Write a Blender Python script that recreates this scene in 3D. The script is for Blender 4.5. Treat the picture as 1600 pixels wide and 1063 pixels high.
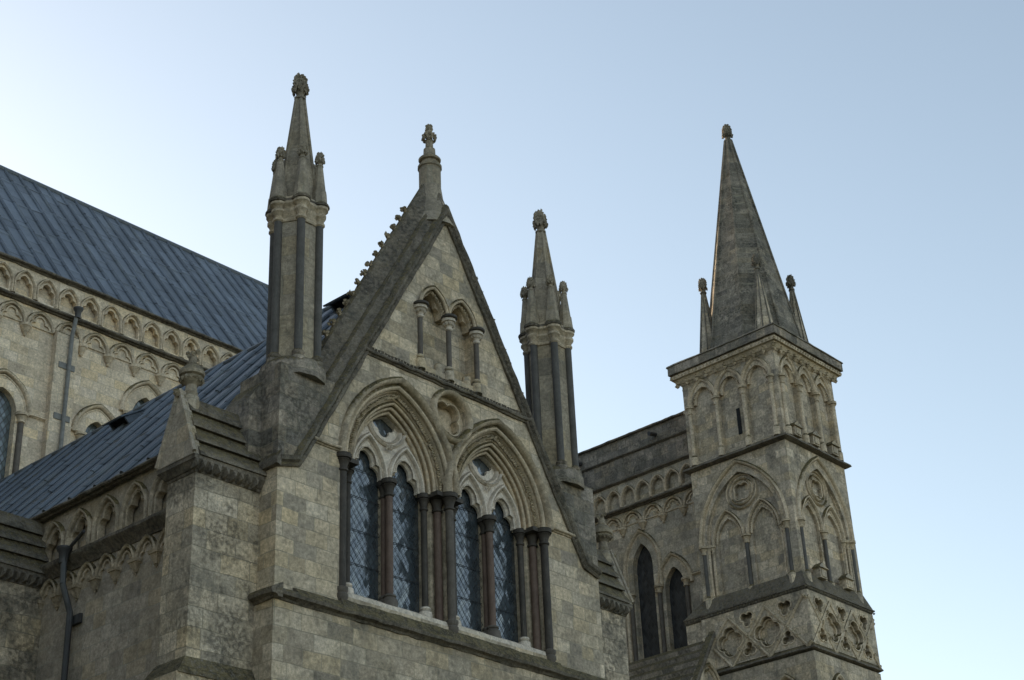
import bpy, bmesh, math, random
from mathutils import Vector, Matrix, noise
from mathutils.geometry import delaunay_2d_cdt
R = math.radians
PI = math.pi
scene = bpy.context.scene
for o in list(bpy.data.objects):
    bpy.data.objects.remove(o)
COL = scene.collection

# ------------------------------------------------------------------ camera, sky, sun, exposure
cam = bpy.data.cameras.new('camera')
camo = bpy.data.objects.new('camera', cam)
COL.objects.link(camo)
yaw, pit, rol = R(41.255), R(28.147), R(-2.628)
f = Vector((math.cos(yaw) * math.cos(pit), math.sin(yaw) * math.cos(pit), math.sin(pit)))
r = Vector((math.sin(yaw), -math.cos(yaw), 0))
u = r.cross(f)
r2 = r * math.cos(rol) + u * math.sin(rol)
u2 = -r * math.sin(rol) + u * math.cos(rol)
camo.matrix_world = Matrix((r2, u2, -f)).transposed().to_4x4()
cam.sensor_width = 36
cam.lens = 2571.94 / 1600 * 36
cam.clip_start = .1
cam.clip_end = 3000
scene.camera = camo

SUN_EL, SUN_AZ = R(12), R(86)       # azimuth measured from +X towards +Y
w = bpy.data.worlds.new('World')
scene.world = w
w.use_nodes = True
nt = w.node_tree
sky = nt.nodes.new('ShaderNodeTexSky')
sky.sky_type = 'NISHITA'
sky.sun_disc = False
sky.sun_elevation = SUN_EL
sky.sun_rotation = PI / 2 - SUN_AZ
sky.altitude = 60
sky.air_density = 1.0
sky.dust_density = 1.25
sky.ozone_density = .7
bg = nt.nodes['Background']
bg.inputs[1].default_value = .15
hs = nt.nodes.new('ShaderNodeHueSaturation')
hs.inputs['Hue'].default_value = .494
hs.inputs['Saturation'].default_value = .77
nt.links.new(sky.outputs[0], hs.inputs['Color'])
nt.links.new(hs.outputs[0], bg.inputs[0])
sl = bpy.data.lights.new('sun', 'SUN')
sl.energy = 2.5
sl.angle = R(.5)
sl.color = (1, .78, .5)
so = bpy.data.objects.new('sun', sl)
COL.objects.link(so)
sd = Vector((math.cos(SUN_AZ) * math.cos(SUN_EL), math.sin(SUN_AZ) * math.cos(SUN_EL), math.sin(SUN_EL)))
so.rotation_euler = sd.to_track_quat('Z', 'Y').to_euler()
so.location = (0, 60, 60)
scene.view_settings.view_transform = 'Standard'
scene.view_settings.look = 'None'
scene.view_settings.gamma = 1
scene.view_settings.exposure = 1.03
scene.render.engine = 'CYCLES'

# ------------------------------------------------------------------ materials
def new_mat(name):
    m = bpy.data.materials.new(name)
    m.use_nodes = True
    t = m.node_tree
    b = t.nodes['Principled BSDF']
    return m, t, b

class NT:
    def __init__(s, t): s.t = t
    def n(s, typ, **kw):
        x = s.t.nodes.new('ShaderNode' + typ)
        for k, v in kw.items(): setattr(x, k, v)
        return x
    def l(s, a, b): s.t.links.new(a, b)
    def math(s, op, a, b=None, c=None, clamp=False):
        x = s.n('Math', operation=op, use_clamp=clamp)
        for i, v in enumerate((a, b, c)):
            if v is None: continue
            if hasattr(v, 'node'): s.l(v, x.inputs[i])
            else: x.inputs[i].default_value = v
        return x.outputs[0]
    def mix(s, fac, a, b, mode='MIX'):
        x = s.n('Mix', data_type='RGBA', blend_type=mode)
        for i, v in ((0, fac), (6, a), (7, b)):
            if hasattr(v, 'node'): s.l(v, x.inputs[i])
            elif i == 0: x.inputs[0].default_value = v
            else: x.inputs[i].default_value = (*v, 1)
        return x.outputs[2]
    def noise(s, vec, scale, detail=6, rough=.6, dist=0.0):
        x = s.n('TexNoise')
        x.inputs['Scale'].default_value = scale
        x.inputs['Detail'].default_value = detail
        x.inputs['Roughness'].default_value = rough
        x.inputs['Distortion'].default_value = dist
        s.l(vec, x.inputs['Vector'])
        return x.outputs['Fac']
    def ramp(s, fac, stops, interp='LINEAR'):
        x = s.n('ValToRGB')
        x.color_ramp.interpolation = interp
        e = x.color_ramp.elements
        while len(e) < len(stops): e.new(.5)
        for i, (p, c) in enumerate(stops):
            e[i].position = p
            if not hasattr(c, '__len__'): c = (c, c, c)
            e[i].color = (*c, 1)
        s.l(fac, x.inputs[0])
        return x.outputs[0]

def wall_uv(N):
    g = N.n('NewGeometry')
    sp = N.n('SeparateXYZ'); N.l(g.outputs['Position'], sp.inputs[0])
    uu = N.math('ADD', sp.outputs[0], sp.outputs[1])
    cb = N.n('CombineXYZ'); N.l(uu, cb.inputs[0]); N.l(sp.outputs[2], cb.inputs[1])
    return g, sp, uu, cb.outputs[0]

BR = 1.34
def stone(name, pal, mortar=(.3, .27, .2), bw=.58, bh=.3, lichen=.5, pits=.5, moss=1.0, streak=.35, bump=.6, blocks=True, msize=.008, fine=1.0):
    m, t, b = new_mat(name)
    N = NT(t)
    g, sp, uu, vec = wall_uv(N)
    pos = g.outputs['Position']
    # warped coordinates so that the joints wander
    wn = N.n('TexNoise'); wn.inputs['Scale'].default_value = 1.7; wn.inputs['Detail'].default_value = 3
    N.l(pos, wn.inputs['Vector'])
    sub = N.n('VectorMath', operation='SUBTRACT'); N.l(wn.outputs['Color'], sub.inputs[0]); sub.inputs[1].default_value = (.5, .5, .5)
    sc = N.n('VectorMath', operation='SCALE'); N.l(sub.outputs[0], sc.inputs[0]); sc.inputs[3].default_value = .07
    ad = N.n('VectorMath', operation='ADD'); N.l(vec, ad.inputs[0]); N.l(sc.outputs[0], ad.inputs[1])
    def brick(wd, hd, ms, off=.5, sq=.72, fr=3, shift=0):
        v = ad.outputs[0]
        if shift:
            a2 = N.n('VectorMath', operation='ADD'); N.l(v, a2.inputs[0]); a2.inputs[1].default_value = (shift, 0, 0); v = a2.outputs[0]
        x = N.n('TexBrick'); x.offset = off; x.offset_frequency = 2; x.squash = sq; x.squash_frequency = fr
        x.inputs['Scale'].default_value = 1
        x.inputs['Color1'].default_value = (0, 0, 0, 1); x.inputs['Color2'].default_value = (1, 1, 1, 1); x.inputs['Mortar'].default_value = (.5, .5, .5, 1)
        x.inputs['Mortar Size'].default_value = ms; x.inputs['Mortar Smooth'].default_value = .4
        x.inputs['Brick Width'].default_value = wd; x.inputs['Row Height'].default_value = hd
        N.l(v, x.inputs['Vector'])
        return x
    n_big = N.noise(pos, .45, 5, .6)
    n_mid = N.noise(pos, 2.3, 8, .65, .3)
    n_fine = N.noise(pos, 14, 8, .7)
    n_spk = N.noise(pos, 34, 5, .7)
    if blocks:
        br = brick(bw, bh, msize)
        tone = N.math('ADD', N.math('MULTIPLY', br.outputs['Color'], .75), N.math('MULTIPLY', n_mid, .3))
    else:
        tone = N.math('ADD', N.math('MULTIPLY', n_mid, .9), N.math('MULTIPLY', n_big, .15))
    pal = [(c[0] * 1.09 * BR, c[1] * .965 * BR, c[2] * .93 * BR) for c in pal]
    k = len(pal)
    col = N.ramp(tone, [(.05 + .9 * i / (k - 1), c) for i, c in enumerate(pal)])
    if blocks:
        wn2 = N.n('TexWhiteNoise', noise_dimensions='1D'); N.l(N.math('MULTIPLY', br.outputs['Color'], 37.7), wn2.inputs['W']); rv = wn2.outputs['Value']
        md = pal[k // 2]
        col = N.mix(N.ramp(rv, [(.6, 0), (.95, .38)]), col, (md[0] * 1.12, md[1] * 1.0, md[2] * .72))
        col = N.mix(N.ramp(rv, [(.06, .45), (.2, 0)]), col, (md[0] * .5, md[1] * .5, md[2] * .52))
        col = N.mix(N.ramp(rv, [(.3, 0), (.305, .55), (.345, .55), (.35, 0)], 'CONSTANT'), col, (md[0] * 1.3, md[1] * 1.32, md[2] * 1.35))
    # weather tones
    yel = N.ramp(N.noise(pos, 1.1, 6, .6), [(.5, 0), (.68, 1)])
    col = N.mix(N.math('MULTIPLY', yel, .2 * fine), col, (pal[k // 2][0] * 1.02, pal[k // 2][1] * .94, pal[k // 2][2] * .66))
    var = N.ramp(n_fine, [(.32, .6), (.68, 1.3)])
    col = N.mix(.8, col, var, 'MULTIPLY')
    mott = N.ramp(N.noise(pos, 4.2, 10, .74, .2), [(.34, .5), (.47, .95), (.56, 1.05), (.68, 1.35)])
    col = N.mix(.45 + .4 * lichen, col, mott, 'MULTIPLY')
    # grey lichen patches
    gl = N.math('MULTIPLY', N.ramp(n_mid, [(.44, 0), (.56, 1)]), N.ramp(n_big, [(.4, .15), (.58, 1)]))
    gl = N.math('MULTIPLY', gl, lichen)
    col = N.mix(gl, col, (.13 * BR, .115 * BR, .09 * BR))
    # black pits and spots, in clusters
    pm = N.ramp(N.noise(pos, 1.6, 4, .6), [(.40, 0), (.55, 1)])
    pt = N.ramp(N.noise(pos, 13, 10, .75), [(.49, 0), (.56, 1)])
    pf = N.math('MULTIPLY', N.math('MULTIPLY', pm, pt), pits)
    col = N.mix(pf, col, (.035, .034, .028))
    gr = N.ramp(N.noise(pos, 26, 12, .8), [(.4, .55), (.5, 1.0), (.6, 1.4)])
    col = N.mix(min(1, .3 + .7 * lichen), col, gr, 'MULTIPLY')
    lt = N.math('MULTIPLY', N.ramp(n_spk, [(.58, 0), (.66, 1)]), .45 * lichen)
    col = N.mix(lt, col, (.45, .44, .38))
    # rain streaks
    cb = N.n('CombineXYZ'); N.l(N.math('MULTIPLY', uu, 5), cb.inputs[0]); N.l(N.math('MULTIPLY', sp.outputs[2], .35), cb.inputs[1])
    st = N.ramp(N.noise(cb.outputs[0], 1, 5, .6), [(.52, 0), (.75, 1)])
    col = N.mix(N.math('MULTIPLY', st, streak), col, (.10, .095, .08))
    if blocks:
        col = N.mix(N.math('MULTIPLY', br.outputs['Fac'], N.ramp(N.noise(pos, 1.3, 4), [(.35, .15), (.6, .9)])), col, mortar)
    # moss where the stone faces the sky
    ns = N.n('SeparateXYZ'); N.l(g.outputs['Normal'], ns.inputs[0])
    up = N.ramp(N.math('ADD', ns.outputs[2], N.math('MULTIPLY', N.math('SUBTRACT', n_fine, .5), .9)), [(.28, 0), (.5, 1)])
    mcol = N.mix(N.ramp(N.noise(pos, 7, 12, .8), [(.42, 0), (.58, 1)]), (.022, .019, .009), (.15, .115, .045))
    mcol = N.mix(N.ramp(n_spk, [(.5, 0), (.72, 1)]), mcol, (.27, .22, .14))
    col = N.mix(N.math('MULTIPLY', up, moss), col, mcol)
    N.l(col, b.inputs['Base Color'])
    b.inputs['Roughness'].default_value = .9
    b.inputs['Specular IOR Level'].default_value = .25
    h = N.math('MULTIPLY', n_fine, .5)
    h = N.math('ADD', h, N.math('MULTIPLY', n_mid, .6))
    h = N.math('SUBTRACT', h, N.math('MULTIPLY', pf, .5))
    if blocks:
        h = N.math('SUBTRACT', h, N.math('MULTIPLY', br.outputs['Fac'], 1.1))
        h = N.math('ADD', h, N.math('MULTIPLY', br.outputs['Color'], .3))
    bm = N.n('Bump'); bm.inputs['Strength'].default_value = bump; bm.inputs['Distance'].default_value = .03
    N.l(h, bm.inputs['Height']); N.l(bm.outputs[0], b.inputs['Normal'])
    return m

PAL = [(.19, .18, .15), (.27, .255, .20), (.35, .325, .25), (.40, .36, .26), (.44, .42, .34)]
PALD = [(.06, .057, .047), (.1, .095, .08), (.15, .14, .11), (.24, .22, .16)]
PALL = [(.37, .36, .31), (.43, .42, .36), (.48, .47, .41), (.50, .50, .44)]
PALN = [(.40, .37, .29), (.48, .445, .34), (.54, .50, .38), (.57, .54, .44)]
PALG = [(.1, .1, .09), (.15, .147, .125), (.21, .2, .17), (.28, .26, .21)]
M = {}
M['wall'] = stone('porch_stone', PAL, lichen=.45, pits=.35, streak=.2)
M['gable'] = stone('gable_stone', [tuple(c * 1.18 for c in p) for p in PAL], lichen=.4, pits=.35, streak=.1, bw=.5, bh=.27)
M['buttress'] = stone('lichened_stone', [tuple(c * 1.12 for c in p) for p in PAL], lichen=.7, pits=.6, streak=.25, bw=.62, bh=.34, bump=.9)
M['side'] = stone('side_wall_stone', [(.24, .235, .2), (.28, .27, .225), (.32, .305, .25), (.36, .34, .28)], lichen=.3, pits=.1, streak=.25, mortar=(.36, .34, .28))
M['trim'] = stone('trim_stone', PAL[1:], blocks=False, lichen=.5, pits=.35, streak=.25)
M['tracery'] = stone('clean_tracery_stone', PALL, blocks=False, lichen=.12, pits=.04, streak=.12, moss=.5, bump=.25)
M['arch'] = stone('arch_moulding_stone', PAL[2:], blocks=False, lichen=.3, pits=.15, streak=.15, bump=.35)
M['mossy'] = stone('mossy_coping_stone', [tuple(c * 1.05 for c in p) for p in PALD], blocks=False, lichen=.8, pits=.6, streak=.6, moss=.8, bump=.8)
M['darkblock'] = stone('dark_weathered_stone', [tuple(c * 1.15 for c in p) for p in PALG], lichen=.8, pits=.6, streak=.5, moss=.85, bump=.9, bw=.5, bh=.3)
M['nave'] = stone('nave_stone', PALN, lichen=.22, pits=.08, streak=.18, mortar=(.5, .46, .36))
M['navetrim'] = stone('nave_trim_stone', PALN, blocks=False, lichen=.35, pits=.2, streak=.25, bump=.35)
M['west'] = stone('west_wall_stone', [(.25, .245, .2), (.33, .32, .26), (.40, .38, .3), (.45, .42, .33)], lichen=.5, pits=.3, streak=.45)
M['westtrim'] = stone('west_trim_stone', [tuple(c * 1.22 for c in p) for p in PAL[1:]], blocks=False, lichen=.4, pits=.25, streak=.3, bump=.35)
M['tower'] = stone('turret_stone', [(.25, .24, .2), (.35, .33, .26), (.43, .40, .31), (.5, .46, .35)], lichen=.5, pits=.45, streak=.35)
M['spire'] = stone('spire_stone', [(.08, .08, .07), (.13, .128, .108), (.18, .175, .145), (.26, .25, .2)], lichen=1.0, pits=.8, streak=.5, bw=.5, bh=.24, moss=.35)
M['pinnacle'] = stone('pinnacle_stone', [(.2, .19, .15), (.27, .255, .2), (.33, .31, .235)], lichen=.4, pits=.3, streak=.4, bw=.9, bh=.42, moss=.6)

def marble(name, c1, c2, c3=None, spot=(.45, .43, .4)):
    m, t, b = new_mat(name)
    N = NT(t)
    g = N.n('NewGeometry'); pos = g.outputs['Position']
    n1 = N.noise(pos, 3, 8, .7, .6); n2 = N.noise(pos, 22, 6, .7)
    col = N.ramp(n1, [(.3, c1), (.7, c2)])
    sp = N.n('SeparateXYZ'); N.l(pos, sp.inputs[0])
    cb = N.n('CombineXYZ')
    N.l(N.math('MULTIPLY', sp.outputs[0], 30), cb.inputs[0]); N.l(N.math('MULTIPLY', sp.outputs[1], 30), cb.inputs[1]); N.l(N.math('MULTIPLY', sp.outputs[2], 2.2), cb.inputs[2])
    s = N.math('MULTIPLY', N.ramp(N.noise(cb.outputs[0], 1, 6, .7), [(.58, 0), (.72, 1)]), .45)
    col = N.mix(s, col, spot)
    col = N.mix(.5, col, N.ramp(n2, [(.3, .7), (.7, 1.25)]), 'MULTIPLY')
    N.l(col, b.inputs['Base Color'])
    b.inputs['Roughness'].default_value = .65; b.inputs['Specular IOR Level'].default_value = .25
    bm = N.n('Bump'); bm.inputs['Strength'].default_value = .25; bm.inputs['Distance'].default_value = .01
    N.l(n2, bm.inputs['Height']); N.l(bm.outputs[0], b.inputs['Normal'])
    return m
M['marble'] = marble('dark_marble', (.075, .062, .052), (.16, .135, .11), spot=(.4, .36, .3))
M['marbler'] = marble('brown_marble', (.10, .065, .05), (.19, .13, .10), spot=(.3, .22, .18))
M['marblep'] = marble('blue_grey_marble', (.075, .068, .06), (.13, .118, .105), spot=(.24, .22, .19))
M['marblek'] = marble('black_marble', (.04, .034, .028), (.09, .075, .062), spot=(.22, .2, .17))

def lead(name, base, axis=None, spacing=.557, phase=0.0, dist=1.25):
    m, t, b = new_mat(name)
    N = NT(t)
    g, sp, uu, vec = wall_uv(N)
    pos = g.outputs['Position']
    n1 = N.noise(pos, .8, 6, .65); n2 = N.noise(pos, 7, 8, .65)
    col = N.ramp(n1, [(.3, tuple(c * .8 for c in base)), (.55, base), (.75, tuple(c * 1.2 for c in base))])
    h = N.math('ADD', n1, N.math('MULTIPLY', n2, .4))
    a_ = sp.outputs[0] if axis == 'x' else sp.outputs[1] if axis == 'y' else uu
    if axis:                                  # one tone per sheet, staggered laps; wide dark joints paint shade along the rolls
        cb = N.n('CombineXYZ'); N.l(N.math('ADD', N.math('MULTIPLY', sp.outputs[2], 1.0), N.math('MULTIPLY', N.noise(pos, .5, 2), .5)), cb.inputs[0]); N.l(N.math('SUBTRACT', a_, phase), cb.inputs[1])
        x = N.n('TexBrick'); x.offset = .37; x.offset_frequency = 2; x.squash = 1
        x.inputs['Scale'].default_value = 1
        x.inputs['Color1'].default_value = (0, 0, 0, 1); x.inputs['Color2'].default_value = (1, 1, 1, 1); x.inputs['Mortar'].default_value = (.5, .5, .5, 1)
        x.inputs['Mortar Size'].default_value = .026; x.inputs['Mortar Smooth'].default_value = .2
        x.inputs['Brick Width'].default_value = dist; x.inputs['Row Height'].default_value = spacing
        N.l(cb.outputs[0], x.inputs['Vector'])
        col = N.mix(.65, col, N.ramp(x.outputs['Color'], [(0, .72), (.5, 1), (1, 1.32)]), 'MULTIPLY')
        col = N.mix(N.math('MULTIPLY', x.outputs['Fac'], .75), col, tuple(c * .35 for c in base))
        h = N.math('SUBTRACT', h, x.outputs['Fac'])
    cb = N.n('CombineXYZ')
    N.l(N.math('MULTIPLY', a_, 9), cb.inputs[0]); N.l(N.math('MULTIPLY', sp.outputs[2], .7), cb.inputs[1])
    st = N.ramp(N.noise(cb.outputs[0], 1, 5, .6), [(.52, 0), (.72, 1)])
    col = N.mix(N.math('MULTIPLY', st, .4), col, (.25, .26, .24))
    col = N.mix(N.math('MULTIPLY', N.ramp(n2, [(.52, 0), (.7, 1)]), .4), col, (.08, .09, .085))
    N.l(col, b.inputs['Base Color'])
    b.inputs['Roughness'].default_value = .5
    b.inputs['Metallic'].default_value = .2
    bm = N.n('Bump'); bm.inputs['Strength'].default_value = .4; bm.inputs['Distance'].default_value = .04
    N.l(h, bm.inputs['Height']); N.l(bm.outputs[0], b.inputs['Normal'])
    return m
M['lead'] = lead('lead_sheet', (.13, .15, .175))
M['leadnave'] = lead('nave_lead_sheet', (.135, .155, .185), 'x', .557, -16 + .21)
M['leadporch'] = lead('porch_lead_sheet', (.125, .145, .17), 'y', .86, 20.86 + .3, 1.5)
M['iron'] = lead('iron_pipe', (.06, .058, .06))

def glass(name, tint, lines=0.0, ior=1.9):
    m, t, b = new_mat(name)
    N = NT(t)
    g, sp, uu, vec = wall_uv(N)
    pos = g.outputs['Position']
    n = N.noise(pos, 3.5, 4, .6)
    col = N.ramp(n, [(.3, tuple(c * .6 for c in tint)), (.7, tint)])
    rough = .12
    if lines:
        a = N.math('MULTIPLY', N.math('ADD', uu, N.math('MULTIPLY', sp.outputs[2], .62)), 1 / lines)
        c = N.math('MULTIPLY', N.math('SUBTRACT', uu, N.math('MULTIPLY', sp.outputs[2], .62)), 1 / lines)
        la = N.math('LESS_THAN', N.math('FRACT', a), .16)
        lc = N.math('LESS_THAN', N.math('FRACT', c), .16)
        ln = N.math('MAXIMUM', la, lc)
        col = N.mix(ln, col, (.03, .03, .03))
        N.l(N.math('ADD', N.math('MULTIPLY', ln, .6), .12), b.inputs['Roughness'])
    else:
        b.inputs['Roughness'].default_value = rough
    ps = lines or .14
    fa = N.math('FLOOR', N.math('MULTIPLY', N.math('ADD', uu, N.math('MULTIPLY', sp.outputs[2], .62)), 1 / ps))
    fc = N.math('FLOOR', N.math('MULTIPLY', N.math('SUBTRACT', uu, N.math('MULTIPLY', sp.outputs[2], .62)), 1 / ps))
    cc = N.n('CombineXYZ'); N.l(fa, cc.inputs[0]); N.l(fc, cc.inputs[1])
    wn = N.n('TexWhiteNoise', noise_dimensions='3D'); N.l(cc.outputs[0], wn.inputs['Vector'])
    col = N.mix(.7, col, N.ramp(wn.outputs['Value'], [(0, .5), (1, 1.5)]), 'MULTIPLY')
    N.l(col, b.inputs['Base Color'])
    b.inputs['IOR'].default_value = ior
    sb = N.n('VectorMath', operation='SUBTRACT'); N.l(wn.outputs['Color'], sb.inputs[0]); sb.inputs[1].default_value = (.5, .5, .5)
    scl = N.n('VectorMath', operation='SCALE'); N.l(sb.outputs[0], scl.inputs[0]); scl.inputs[3].default_value = .16
    adn = N.n('VectorMath', operation='ADD'); N.l(g.outputs['Normal'], adn.inputs[0]); N.l(scl.outputs[0], adn.inputs[1])
    nn_ = N.n('VectorMath', operation='NORMALIZE'); N.l(adn.outputs[0], nn_.inputs[0])
    bm = N.n('Bump'); bm.inputs['Strength'].default_value = .25; bm.inputs['Distance'].default_value = .02
    N.l(nn_.outputs[0], bm.inputs['Normal']); N.l(N.noise(pos, 6, 3), bm.inputs['Height']); N.l(bm.outputs[0], b.inputs['Normal'])
    return m
M['glass'] = glass('leaded_glass', (.075, .092, .105), 0, 2.3)
M['glassdark'] = glass('dark_leaded_glass', (.05, .05, .052), .17, 1.4)
M['glassnave'] = glass('pale_leaded_glass', (.12, .15, .16), .17, 1.7)
def plain(name, c, rough=.7, metal=0.0):
    m, t, b = new_mat(name)
    N = NT(t); g = N.n('NewGeometry')
    n = N.noise(g.outputs['Position'], 8, 5)
    N.l(N.ramp(n, [(.3, tuple(x * .7 for x in c)), (.7, tuple(x * 1.2 for x in c))]), b.inputs['Base Color'])
    b.inputs['Roughness'].default_value = rough; b.inputs['Metallic'].default_value = metal
    return m
M['wire'] = plain('guard_wire', (.035, .037, .04), .7)
M['pipe'] = plain('painted_pipe', (.2, .195, .18), .7)
M['grass'] = plain('lawn', (.085, .09, .045), .95)
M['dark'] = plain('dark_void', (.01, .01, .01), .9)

# ------------------------------------------------------------------ mesh tools
ABS = {}
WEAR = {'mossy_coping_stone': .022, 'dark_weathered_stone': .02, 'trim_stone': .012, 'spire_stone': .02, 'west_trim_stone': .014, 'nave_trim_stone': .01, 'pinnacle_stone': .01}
class Fr:                                   # wall frame: (u along wall, v up, d outwards)
    def __init__(s, kind, base): s.k, s.b = kind, base
    def __call__(s, u, v, d):
        return (u, s.b - d, v) if s.k == 'N' else (s.b - d, u, v)

def tag(o, label=None, cat=None, group=None, kind=None):
    if label: o['label'] = label
    if cat: o['category'] = cat
    if group: o['group'] = group
    if kind: o['kind'] = kind

def root(name, label, cat, loc, group=None):
    o = bpy.data.objects.new(name, None)
    o.empty_display_size = .5
    COL.objects.link(o)
    o.location = loc
    ABS[o.name] = Vector(loc)
    tag(o, label, cat, group)
    return o

class MB:
    def __init__(s): s.v = []; s.f = []
    def add(s, vs, fs):
        n = len(s.v); s.v.extend(vs); s.f.extend([tuple(i + n for i in q) for q in fs])
    def box(s, F, u0, u1, v0, v1, d0, d1):
        vs = [F(a, b, c) for c in (d0, d1) for b in (v0, v1) for a in (u0, u1)]
        s.add(vs, [(0, 1, 3, 2), (4, 6, 7, 5), (0, 4, 5, 1), (2, 3, 7, 6), (0, 2, 6, 4), (1, 5, 7, 3)])
    def prism(s, lo, hi):                   # two equal loops joined
        n = len(lo)
        s.add(list(lo) + list(hi), [tuple(range(n))[::-1], tuple(range(n, 2 * n))] + [(i, (i + 1) % n, n + (i + 1) % n, n + i) for i in range(n)])
    def plate(s, F, outer, holes, d0, d1, back=True, sides=True):
        loops = [outer] + list(holes)
        vs = []; es = []; fs = []
        for L in loops:
            b = len(vs); vs += [Vector(p) for p in L]
            es += [(b + i, b + (i + 1) % len(L)) for i in range(len(L))]
        res = delaunay_2d_cdt(vs, es, [], 0, 1e-5)
        pv, pf = res[0], res[2]
        def inside(p, L):
            c = False; n = len(L); j = n - 1
            for i in range(n):
                a, b = L[i], L[j]
                if (a[1] > p[1]) != (b[1] > p[1]) and p[0] < (b[0] - a[0]) * (p[1] - a[1]) / (b[1] - a[1]) + a[0]: c = not c
                j = i
            return c
        keep = []
        for q in pf:
            c = sum((pv[i] for i in q), Vector((0, 0))) / len(q)
            if inside(c, outer) and not any(inside(c, h) for h in holes): keep.append(tuple(q))
        s.add([F(p[0], p[1], d0) for p in pv], keep)
        if back: s.add([F(p[0], p[1], d1) for p in pv], [q[::-1] for q in keep])
        if sides:
            for L in loops:
                n = len(L)
                s.add([F(p[0], p[1], d0) for p in L] + [F(p[0], p[1], d1) for p in L], [(i, (i + 1) % n, n + (i + 1) % n, n + i) for i in range(n)])
    def sweep(s, F, path, prof, closed=False, lim=2.2):   # prof: closed loop of (offset to the left of travel, d)
        n = len(path); m = len(prof); nor = []
        for i in range(n):
            if closed or 0 < i < n - 1:
                a = Vector(path[i]) - Vector(path[i - 1]); b = Vector(path[(i + 1) % n]) - Vector(path[i])
            elif i == 0: a = b = Vector(path[1]) - Vector(path[0])
            else: a = b = Vector(path[-1]) - Vector(path[-2])
            a.normalize(); b.normalize()
            na, nb = Vector((-a.y, a.x)), Vector((-b.y, b.x))
            k = na + nb
            if k.length < 1e-4: k = na
            k.normalize(); k *= min(lim, 1 / max(.2, k.dot(na)))
            nor.append(k)
        vs = []
        for i in range(n):
            for (o, d) in prof: vs.append(F(path[i][0] + nor[i].x * o, path[i][1] + nor[i].y * o, d))
        fs = []
        for i in range(n if closed else n - 1):
            j = (i + 1) % n
            for k in range(m):
                fs.append((i * m + k, j * m + k, j * m + (k + 1) % m, i * m + (k + 1) % m))
        if not closed: fs += [tuple(range(m))[::-1], tuple(range((n - 1) * m, n * m))]
        s.add(vs, fs)
    def lathe(s, x, y, prof, n=16, a0=0.0, flute=None):
        vs = []; fs = []
        for (z, rr) in prof:
            for k in range(n):
                a = a0 + 2 * PI * k / n
                q = rr * (flute(k) if flute else 1)
                vs.append((x + q * math.cos(a), y + q * math.sin(a), z))
        for i in range(len(prof) - 1):
            for k in range(n):
                fs.append((i * n + k, i * n + (k + 1) % n, (i + 1) * n + (k + 1) % n, (i + 1) * n + k))
        fs += [tuple(range(n))[::-1], tuple(range((len(prof) - 1) * n, len(prof) * n))]
        s.add(vs, fs)
    def blob(s, c, r, rng, st=(1, 1, 1)):   # small knobbly carved leaf
        c = Vector(c); vs = []
        for d in ((1, 0, 0), (-1, 0, 0), (0, 1, 0), (0, -1, 0), (0, 0, 1), (0, 0, -1)):
            k = r * rng.uniform(.7, 1.3)
            vs.append((c.x + d[0] * k * st[0], c.y + d[1] * k * st[1], c.z + d[2] * k * st[2]))
        s.add(vs, [(0, 2, 4), (2, 1, 4), (1, 3, 4), (3, 0, 4), (2, 0, 5), (1, 2, 5), (3, 1, 5), (0, 3, 5)])
    def bar(s, p, q, r, n=6):
        p, q = Vector(p), Vector(q); a = (q - p).normalized()
        t = a.cross(Vector((0, 0, 1)) if abs(a.z) < .9 else Vector((1, 0, 0))).normalized(); b = a.cross(t)
        vs = [tuple(c + (t * math.cos(2 * PI * k / n) + b * math.sin(2 * PI * k / n)) * r) for c in (p, q) for k in range(n)]
        s.prism(vs[:n], vs[n:])
    def build(s, name, mat, parent=None, label=None, angle=35):
        vs = s.v
        wr = WEAR.get(mat.name, 0)
        if wr:
            vs = []
            for v in s.v:
                p = Vector(v); q = noise.noise_vector(p * 4.3) * wr + noise.noise_vector(p * 13.0) * wr * .6
                vs.append(tuple(p + q))
        lo = Vector([min(v[i] for v in vs) for i in range(3)]); hi = Vector([max(v[i] for v in vs) for i in range(3)])
        base = Vector(((lo.x + hi.x) / 2, (lo.y + hi.y) / 2, lo.z))
        me = bpy.data.meshes.new(name)
        me.from_pydata([(v[0] - base.x, v[1] - base.y, v[2] - base.z) for v in vs], [], s.f)
        bm = bmesh.new(); bm.from_mesh(me)
        bmesh.ops.remove_doubles(bm, verts=bm.verts, dist=1e-5)
        bmesh.ops.recalc_face_normals(bm, faces=bm.faces)
        bm.to_mesh(me); bm.free()
        me.shade_smooth()
        me.set_sharp_from_angle(angle=R(angle))
        me.materials.append(mat)
        o = bpy.data.objects.new(name, me)
        COL.objects.link(o)
        ABS[o.name] = base
        if parent is not None:
            o.parent = parent
            o.location = base - ABS[parent.name]
        else: o.location = base
        if label: o['label'] = label
        return o

# ------------------------------------------------------------------ curves
def parch(c, z0, w, h, n=11):
    Rr = (w * w + h * h) / (2 * w)
    a = math.atan2(h, Rr - w)
    L = [(c - w + Rr - Rr * math.cos(a * i / n), z0 + Rr * math.sin(a * i / n)) for i in range(n + 1)]
    return L + [(2 * c - p[0], p[1]) for p in L[-2::-1]]

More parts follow.
